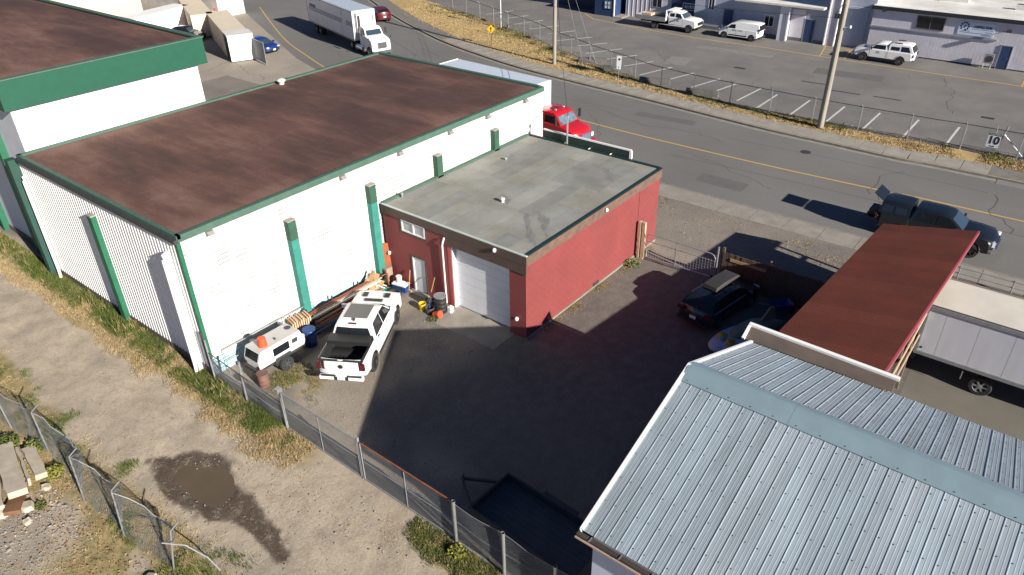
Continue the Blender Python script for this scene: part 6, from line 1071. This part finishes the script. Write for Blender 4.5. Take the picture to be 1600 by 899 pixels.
# pipe rail frames along the wall
PR = thing('pipe_rail', 'grey pipe rail frames leaning along the foot of the white wall', 'rail', (14, 25.1, 0))
for a, b in ((11.9, 13.3), (13.3, 15.0), (15.0, 16.6)):
    q = MB(); q.tube([(a, 25.1, 0), (a, 25.25, 1.15), (b, 25.25, 1.15), (b, 25.1, 0)], .025, 6); q.build('rail_frame', galvdull, PR, True); q = MB(); q.tube([(a, 25.18, .6), (b, 25.18, .6)], .018, 6); q.build('mid_rail', galvdull, PR, True)
q = MB(); q.box(13.1, 13.3, 24.95, 25.2, 0, 1.0); q.box(14.6, 14.75, 24.95, 25.2, .4, 1.1); q.build('clamp', galvdull, PR, True)
t = thing('tarp_roll', 'pinkish rolled tarp beside the blue drum', 'tarp', (15.05, 24.05, 0)); q = MB(); q.tube([(0, .1, 0), (-.05, .0, .4), (.0, -.02, .75)], [.10, .11, .06], 8); q.build('roll', mat('pink_cloth', (.55, .38, .34), .8), t, smooth=True); q = MB(); q.tube([(-.05, .0, .4), (-.05, .0, .43)], .115, 8); q.build('tie', wire, t)
# inflatable in the shade
IN = thing('inflatable_toy', 'large inflatable float with blue rim, yellow patch and grey tail fin', 'inflatable', (27.1, 8.65, 0), R(-28)); q = MB()
prof_ = [(.02, 0), (.75, .02), (.97, .14), (1.0, .26), (.93, .40), (.70, .50), (.35, .55), (.02, .56)]; q.lathe(prof_, n=30); q.v = [(x*1.8, y*.82, z*(1+.12*x)) for x, y, z in q.v]; q.build('cushion', mat('float_blue', (.40, .45, .60), .45, var=.1), IN, smooth=True)
q = MB(); q.lathe([(.02, -1.3), (.3, -1.1), (.55, -.5), (.60, .1), (.42, .9), (.14, 1.5)], (.55, 0, .45), 14, 0, 'X'); q.v = [(x, y, max(.25, z*.85+.1)) for x, y, z in q.v]; q.build('hull', mat('float_grey', (.17, .19, .16), .5, var=.1), IN, smooth=True)
q = MB(); q.add([(.7, -.06, .75), (1.5, -.06, .6), (1.45, -.03, 1.5), (1.25, -.03, 1.52), (.7, .06, .75), (1.5, .06, .6), (1.45, .03, 1.5), (1.25, .03, 1.52)], [(0, 1, 2, 3), (4, 7, 6, 5), (0, 4, 5, 1), (1, 5, 6, 2), (2, 6, 7, 3), (3, 7, 4, 0)]); q.build('fin', mat('float_grey', (.17, .19, .16)), IN)
for s_ in (-1, 1): q = MB(); q.lathe([(.02, -.3), (.2, -.15), (.22, .1), (.05, .3)], (-.95, s_*.26, .42), 10, 0, 'X'); q.build('patch', mat('float_yellow', (.42, .27, .03), .5), IN, smooth=True)
q = MB(); q.lathe([(.13, 0), (.1, .1), (.02, .14)], (-1.15, 0, .50), 10); q.build('button', mat('float_button', (.1, .2, .45), .5), IN, smooth=True)
t = thing('wheelbarrow', 'blue wheelbarrow with white wheel in the dark corner by the board fence', 'wheelbarrow', (30.2, 8.2, 0), R(-40)); q = MB(); q.add([(-.3, -.22, .35), (.3, -.22, .35), (.3, .22, .35), (-.3, .22, .35), (-.45, -.33, .7), (.5, -.33, .7), (.5, .33, .7), (-.45, .33, .7)], [(0, 3, 2, 1), (0, 1, 5, 4), (1, 2, 6, 5), (2, 3, 7, 6), (3, 0, 4, 7)]); q.build('tray', mat('barrow_blue', (.02, .06, .25), .5), t); q = MB(); q.tube([(.6, -.1, .25), (-1.0, -.3, .6)], .02, 6); q.tube([(.6, .1, .25), (-1.0, .3, .6)], .02, 6); q.tube([(-.3, -.22, .36), (-.35, -.25, 0)], .02, 6); q.tube([(-.3, .22, .36), (-.35, .25, 0)], .02, 6); q.build('frame', galvdull, t); q = MB(); q.lathe([(.05, -.05), (.18, -.05), (.2, 0), (.18, .05), (.05, .05)], (.6, 0, .2), 14, 0, 'Y'); q.build('wheel', rubber, t)
# concrete slabs and timber dumped at the broken fence
for i, (x, y, L_, wd, th, rz, ry, z, lab) in enumerate(((4.35, 25.9, 2.0, .42, .22, 80, 3, .30, 'long pale concrete slab lying beside the broken fence'), (3.62, 26.2, 3.3, .62, .25, 78, 4, .34, 'widest concrete slab of the dumped pile beside the broken fence'), (2.85, 25.8, 2.4, .5, .25, 74, 2, .2, 'weathered concrete slab half buried at the pile edge'), (4.02, 26.2, 2.4, .12, .3, 79, 5, .2, 'narrow broken slab strip wedged between two larger slabs'))):
    q = MB(); n_ = 8; top = [(-L_/2+L_*k/7, wd/2+random.uniform(-.04, .03)) for k in range(8)]+[(L_/2-L_*k/7, -wd/2+random.uniform(-.03, .04)) for k in range(8)]; q.prism(top, -th/2, th/2); o = tag(q.build('concrete_slab', mat('pale_slab', (.50, .43, .33), .9, var=.18, scale=1.5, col2=(.32, .27, .21), c2amt=.6, c2scale=1.2, fine=.12)), lab, 'slab'); o.location = (x, y, z); o.rotation_euler = (R(ry*2), R(ry), R(rz))
q = MB(); q.obox((0, 0, 0), (1.0, .5, .16)); o = tag(q.build('brown_timber', mat('brown_timber', (.17, .085, .045), .85, var=.3, scale=3)), 'brown timber block beside the dumped concrete slabs', 'timber'); o.location = (3.1, 24.6, .12); o.rotation_euler = (.1, .1, 1.0)
for i, (x, y, sz, lab) in enumerate(((3.3, 24.2, .30, 'broken concrete chunk lying next to the brown timber block'), (2.6, 24.6, .36, 'largest broken concrete chunk on the crushed rubble'), (2.2, 25.3, .26, 'flat broken concrete chunk at the foot of the half buried slab'), (4.1, 24.6, .20, 'small broken concrete chunk below the long pale slab'), (3.0, 23.5, .16, 'smallest broken concrete chunk on the crushed rubble'), (4.4, 18.1, .22, 'whitish broken chunk among dead leaves by the bent rail'))):
    q = MB(); n_ = 7; a_ = [2*PI*k/n_+random.uniform(-.25, .25) for k in range(n_)]; lo = [(sz*random.uniform(.7, 1.1)*math.cos(t), sz*random.uniform(.7, 1.1)*math.sin(t)) for t in a_]; q.add([(u, v, -.06) for u, v in lo]+[(u*random.uniform(.75, .95), v*random.uniform(.75, .95), sz*random.uniform(.35, .7)) for u, v in lo], [tuple(range(n_))[::-1], tuple(range(n_, 2*n_))]+[(k, (k+1) % n_, n_+(k+1) % n_, n_+k) for k in range(n_)])
    o = tag(q.build('concrete_chunk', mat('pale_slab', (.50, .43, .33))), lab, 'rubble', 'broken concrete by the slabs'); o.location = (x, y, ground_h(x, y)+.03); o.rotation_euler = (random.uniform(-.2, .2), random.uniform(-.2, .2), random.random()*3)
def debris(name, label, n, rng_, m, size, cat):
    q = MB()
    for k in range(n): x, y = random.uniform(*rng_[0]), random.uniform(*rng_[1]); s_ = random.uniform(*size); q.obox((x, y, ground_h(x, y)+s_*.25), (s_, s_*random.uniform(.3, .9), s_*.4), 0, 0, Matrix.Rotation(random.random()*3, 3, Vector((random.random(), random.random(), 1)).normalized()))
    o = q.build(name, m); o['kind'] = 'stuff'; o['label'] = label; o['category'] = cat; return o
debris('rubble', 'scattered rubble and chips around the dumped slabs', 160, ((2.0, 4.6), (22.5, 27.5)), concrete2, (.03, .13), 'rubble')
debris('grey_rubble', 'pale grey crushed rubble spread below the dumped slabs', 800, ((1.2, 4.2), (20.8, 25)), mat('grey_chip', (.27, .26, .24), .9, var=.3, scale=6), (.015, .06), 'rubble')
debris('yard_stones', 'loose stones scattered over the gravel yard', 900, ((11.6, 21), (13, 24)), mat('pale_stone', (.24, .22, .20), .9, var=.3, scale=5), (.02, .06), 'stones')
debris('lane_stones', 'loose stones scattered along the dirt lane', 1500, ((5.6, 11), (10, 44)), mat('pale_stone', (.24, .22, .20), .9), (.015, .06), 'stones')
debris('roadside_stones', 'loose pale stones on the gravel strip by the street', 700, ((33.6, 38.6), (7, 25)), mat('pale_stone', (.24, .22, .20), .9), (.015, .05), 'stones')
# ================================================================== GRASS AND WEEDS
def blades(name, label, xs, ys, hs, wd, mats, nb=5, lean=.5, kind='stuff', zf=None):
    n = len(xs); N_ = n*nb; bx = np.repeat(xs, nb)+rng.normal(0, .05, N_); by = np.repeat(ys, nb)+rng.normal(0, .05, N_); h = np.repeat(hs, nb)*rng.uniform(.5, 1.15, N_); a = rng.uniform(0, 2*PI, N_); l_ = rng.uniform(.1, lean, N_)*h
    ix = np.clip(np.searchsorted(gx, bx), 0, len(gx)-1); iy = np.clip(np.searchsorted(gy, by), 0, len(gy)-1); bz = Z[ix, iy]-.01 if zf is None else np.full(N_, zf)
    t = rng.uniform(0, 2*PI, N_); wx, wy = np.cos(t)*wd/2, np.sin(t)*wd/2; dx, dy = np.cos(a)*l_, np.sin(a)*l_
    V = np.stack([np.stack([bx-wx, by-wy, bz], -1), np.stack([bx+wx, by+wy, bz], -1), np.stack([bx+wx*.7+dx*.4, by+wy*.7+dy*.4, bz+h*.6], -1), np.stack([bx+dx, by+dy, bz+h], -1), np.stack([bx-wx*.7+dx*.4, by-wy*.7+dy*.4, bz+h*.6], -1)], 1).reshape(-1, 3)
    F_ = np.arange(N_)[:, None]*5+np.array([[0, 1, 2, 3, 4]]); mi = np.repeat(rng.integers(0, len(mats), n), nb).astype(np.int32)
    o = arr_mesh(name, V, F_, list(mats), mi); o['label'] = label; o['category'] = 'grass'; return o
straw = [mat('straw_a', (.42, .31, .16), .9, var=.2, spec=.1), mat('straw_b', (.32, .235, .13), .9, var=.2, spec=.1), mat('straw_c', (.48, .38, .22), .9, var=.2, spec=.1)]
greens = [mat('grass_a', (.10, .135, .03), .85, var=.25, spec=.15), mat('grass_b', (.15, .165, .045), .85, var=.25, spec=.15), mat('grass_c', (.06, .095, .025), .85, var=.25, spec=.15)]
def scatter(n, x0, x1, y0, y1, fn):
    x = rng.uniform(x0, x1, n); y = rng.uniform(y0, y1, n); k = rng.random(n) < fn(x, y); return x[k], y[k]
gn = lambda x, y, s=.7, sd=31: fbm(x, y, s, sd)
# verge along the warehouse: green near the wall, straw towards the lane
x, y = scatter(26000, 9.3, 11.35, 18.5, 50, lambda x, y: np.clip((x-9.5+(gn(x, y)-.5)*1.6)/.5, 0, 1)*.8); blades('dry_grass', 'dry straw grass on the verge along the warehouse', x, y, np.full(len(x), .10)+.10*gn(x, y, 1.1, 3), .012, straw, 4, .9)
x, y = scatter(24000, 9.9, 11.4, 19.5, 50, lambda x, y: np.clip((gn(x, y, .8, 41)-.36)*5, 0, 1)*np.clip((x-10.15)/.5, 0, 1)*np.clip((11.42-x)/.1, 0, 1)); blades('green_grass', 'green weeds and grass along the foot of the warehouse', x, y, .10+.22*gn(x, y, 1.3, 8), .018, greens, 5, .6)
x, y = scatter(26000, 1, 6.7, 10, 40, lambda x, y: np.clip((gn(x, y, .7, 51)-.40)*5, 0, 1)*np.clip((6.6-x+(gn(x, y)-.5)*1.5)/.6, 0, 1)*.8*np.clip(np.hypot((x-2.6)/1.6, (y-23.0)/1.8)-.55, 0, 1)); blades('dry_grass', 'dry straw grass around the broken fence', x, y, .05+.10*gn(x, y, 1.1, 3), .012, straw, 4, 1.0)
x, y = scatter(16000, 4.6, 6.9, 12, 34, lambda x, y: np.clip((gn(x, y, .9, 61)-.55)*7, 0, 1)*np.clip((6.8-x)/.4, 0, 1)); blades('green_grass', 'green weeds growing beside the broken fence', x, y, .05+.10*gn(x, y, 1.3, 8), .016, greens, 5, .8)
x, y = scatter(5000, 9.8, 11.2, 8.5, 13.2, lambda x, y: np.clip((gn(x, y, 1.0, 71)-.35)*5, 0, 1)*np.clip((x-9.9-.5*np.abs(y-10.6)*.6+.3)/.4, 0, 1)); blades('green_grass', 'green and straw weeds at the lane side of the chain link fence', x, y, .05+.12*gn(x, y, 1.3, 8), .016, greens+straw[:1], 5, .8)
x, y = scatter(6000, 11.5, 14.4, 20.0, 23.6, lambda x, y: np.clip((gn(x, y, 1.0, 81)-.38)*4, 0, 1)*np.exp(-((x-13)/1.0)**2-((y-22.4)/1.1)**2)*1.3); blades('green_grass', 'green weeds round the camp trailer wheel', x, y, .04+.12*gn(x, y, 1.3, 8), .014, greens+straw[:2], 5, .8)
x, y = scatter(3000, 22.5, 32.5, 15.9, 16.48, lambda x, y: np.clip((gn(x, y, 1.2, 91)-.30)*4, 0, 1)*np.clip((y-15.75)/.6, 0, 1)); blades('green_grass', 'weeds along the foot of the red workshop wall', x, y, .02+.07*gn(x, y, 1.3, 8), .014, [straw[1], straw[0], greens[1]], 4, .8)
x, y = scatter(4500, 32, 38.7, 3, 24.5, lambda x, y: np.clip((gn(x, y, .6, 95)-.50)*6, 0, 1)*.8*np.clip(np.abs(y-14)/6, .1, 1)); blades('dry_grass', 'straw grass on the gravel strip by the street', x, y, .04+.10*gn(x, y, 1.3, 8), .02, straw+greens[1:2], 4, .8)
x, y = scatter(1600, 10.4, 11.3, 20, 50, lambda x, y: np.clip((gn(x, y, .5, 44)-.45)*6, 0, 1)); blades('tall_weeds', 'taller weeds scattered along the warehouse foot', x, y, .30+.30*gn(x, y, 1.3, 8), .02, greens+straw[:1], 7, .5)
x, y = scatter(2500, 9.2, 11.2, 13.0, 20.5, lambda x, y: np.clip((gn(x, y, .9, 47)-.52)*6, 0, 1)*.7); blades('dry_grass', 'sparse straw tufts on the bare dirt by the chain link fence', x, y, .03+.06*gn(x, y, 1.3, 8), .012, straw, 4, 1.)
# verge across the road
bk = np.array([p for p in BACK if -8 < p[1] < 74]); fe = np.array(FEN)
def verge_pts(n, pw):
    i = rng.integers(0, len(bk), n); b = bk[i]; j = np.array([np.argmin((fe[:, 0]-p[0])**2+(fe[:, 1]-p[1]-.15*(p[0]-54))**2) for p in bk])[i]; t = rng.random(n)**pw; p = b+(fe[j]-b)*t[:, None]+rng.normal(0, .35, (n, 2)); return p[:, 0], p[:, 1]
x, y = verge_pts(11000, 1.0); blades('dry_grass', 'tall dry golden grass on the verge across the road', x, y, +.05+.14*gn(x, y, .9, 3), .035, straw, 4, .8, zf=.0)
x, y = verge_pts(4200, .22); k = gn(x, y, .5, 15) > .50; blades('green_grass', 'olive weeds along the lot fence across the road', x[k], y[k], .08+.20*gn(x[k], y[k], .9, 3), .045, [greens[0], greens[1], mat('olive', (.13, .11, .04), .9)], 4, .8, zf=.0)
# dead leaves
q = MB(); lm = [mat('leaf_a', (.28, .16, .08), .85, var=.3), mat('leaf_b', (.40, .28, .16), .85, var=.3), mat('leaf_c', (.20, .10, .05), .85, var=.3)]
for k in range(1500):
    x, y = random.gauss(3.9, 1.0), random.uniform(15.5, 25); 
    if x > 5.1 or x < 1: continue
    s_ = random.uniform(.02, .055); M_ = Matrix.Rotation(random.uniform(-.6, .6), 3, 'X') @ Matrix.Rotation(random.random()*6.28, 3, 'Z'); c = Vector((x, y, ground_h(x, y)+.03)); q.add([c+M_ @ Vector(v) for v in ((-s_, 0, 0), (0, -s_*.5, .01), (s_, 0, .015), (0, s_*.5, .01))], [(0, 1, 2, 3)], random.randrange(3))
o = q.build('dead_leaves', lm); o['kind'] = 'stuff'; o['label'] = 'brown dead leaves under the broken fence'; o['category'] = 'leaves'
def shrub(name, label, x, y, r, h, n, mats, group=None):
    t = thing(name, label, 'plant', (x, y, ground_h(x, y))); q = MB()
    for k in range(6): a = k*1.05+random.random(); q.tube([(0, 0, 0), (r*.5*math.cos(a), r*.5*math.sin(a), h*.7)], [.02, .008], 4)
    q.build('stem', woodgrey, t); q = MB()
    for k in range(n):
        a = random.random()*6.28; rr = r*math.sqrt(random.random()); z = h*random.uniform(.1, 1)*(1-.5*(rr/r)**2); c = Vector((rr*math.cos(a), rr*math.sin(a), z)); s_ = random.uniform(.03, .07); M_ = Matrix.Rotation(random.uniform(-.9, .9), 3, 'X') @ Matrix.Rotation(random.uniform(-.9, .9), 3, 'Y') @ Matrix.Rotation(random.random()*6.28, 3, 'Z')
        q.add([c+M_ @ Vector(v) for v in ((-s_, 0, 0), (0, -s_*.55, 0), (s_, 0, 0), (0, s_*.55, 0))], [(0, 1, 2, 3)], random.randrange(len(mats)))
    q.build('foliage', mats, t); return t
yg = [mat('yellow_green', (.26, .24, .03), .8, var=.2), mat('olive_green', (.13, .15, .03), .8, var=.2)]
shrub('shrub', 'bright yellow-green shrub growing at the slab end by a fence post', 4.6, 25.0, .32, .4, 420, yg); shrub('shrub', 'low green shrub growing behind the dumped slabs', 4.15, 28.0, .45, .45, 500, greens); shrub('shrub', 'small leafy weed on the bare gravel below the slabs', 3.6, 23.9, .2, .2, 120, greens); shrub('shrub', 'dark green bush at the foot of the broken fence post', 4.75, 26.9, .35, .5, 350, greens)
shrub('weed', 'grey-green leafy weed at the tube gate foot by the red wall', 30.2, 16.1, .45, .3, 300, [mat('sage', (.16, .19, .11), .8), greens[1]]); shrub('weed', 'leafy weed beside the concrete apron edge', 20.1, 20.98, .25, .15, 120, greens); shrub('weed', 'weed under the rusty gate post beside the chain link fence', 10.9, 11.2, .3, .3, 250, yg)
bpy.context.view_layer.update()
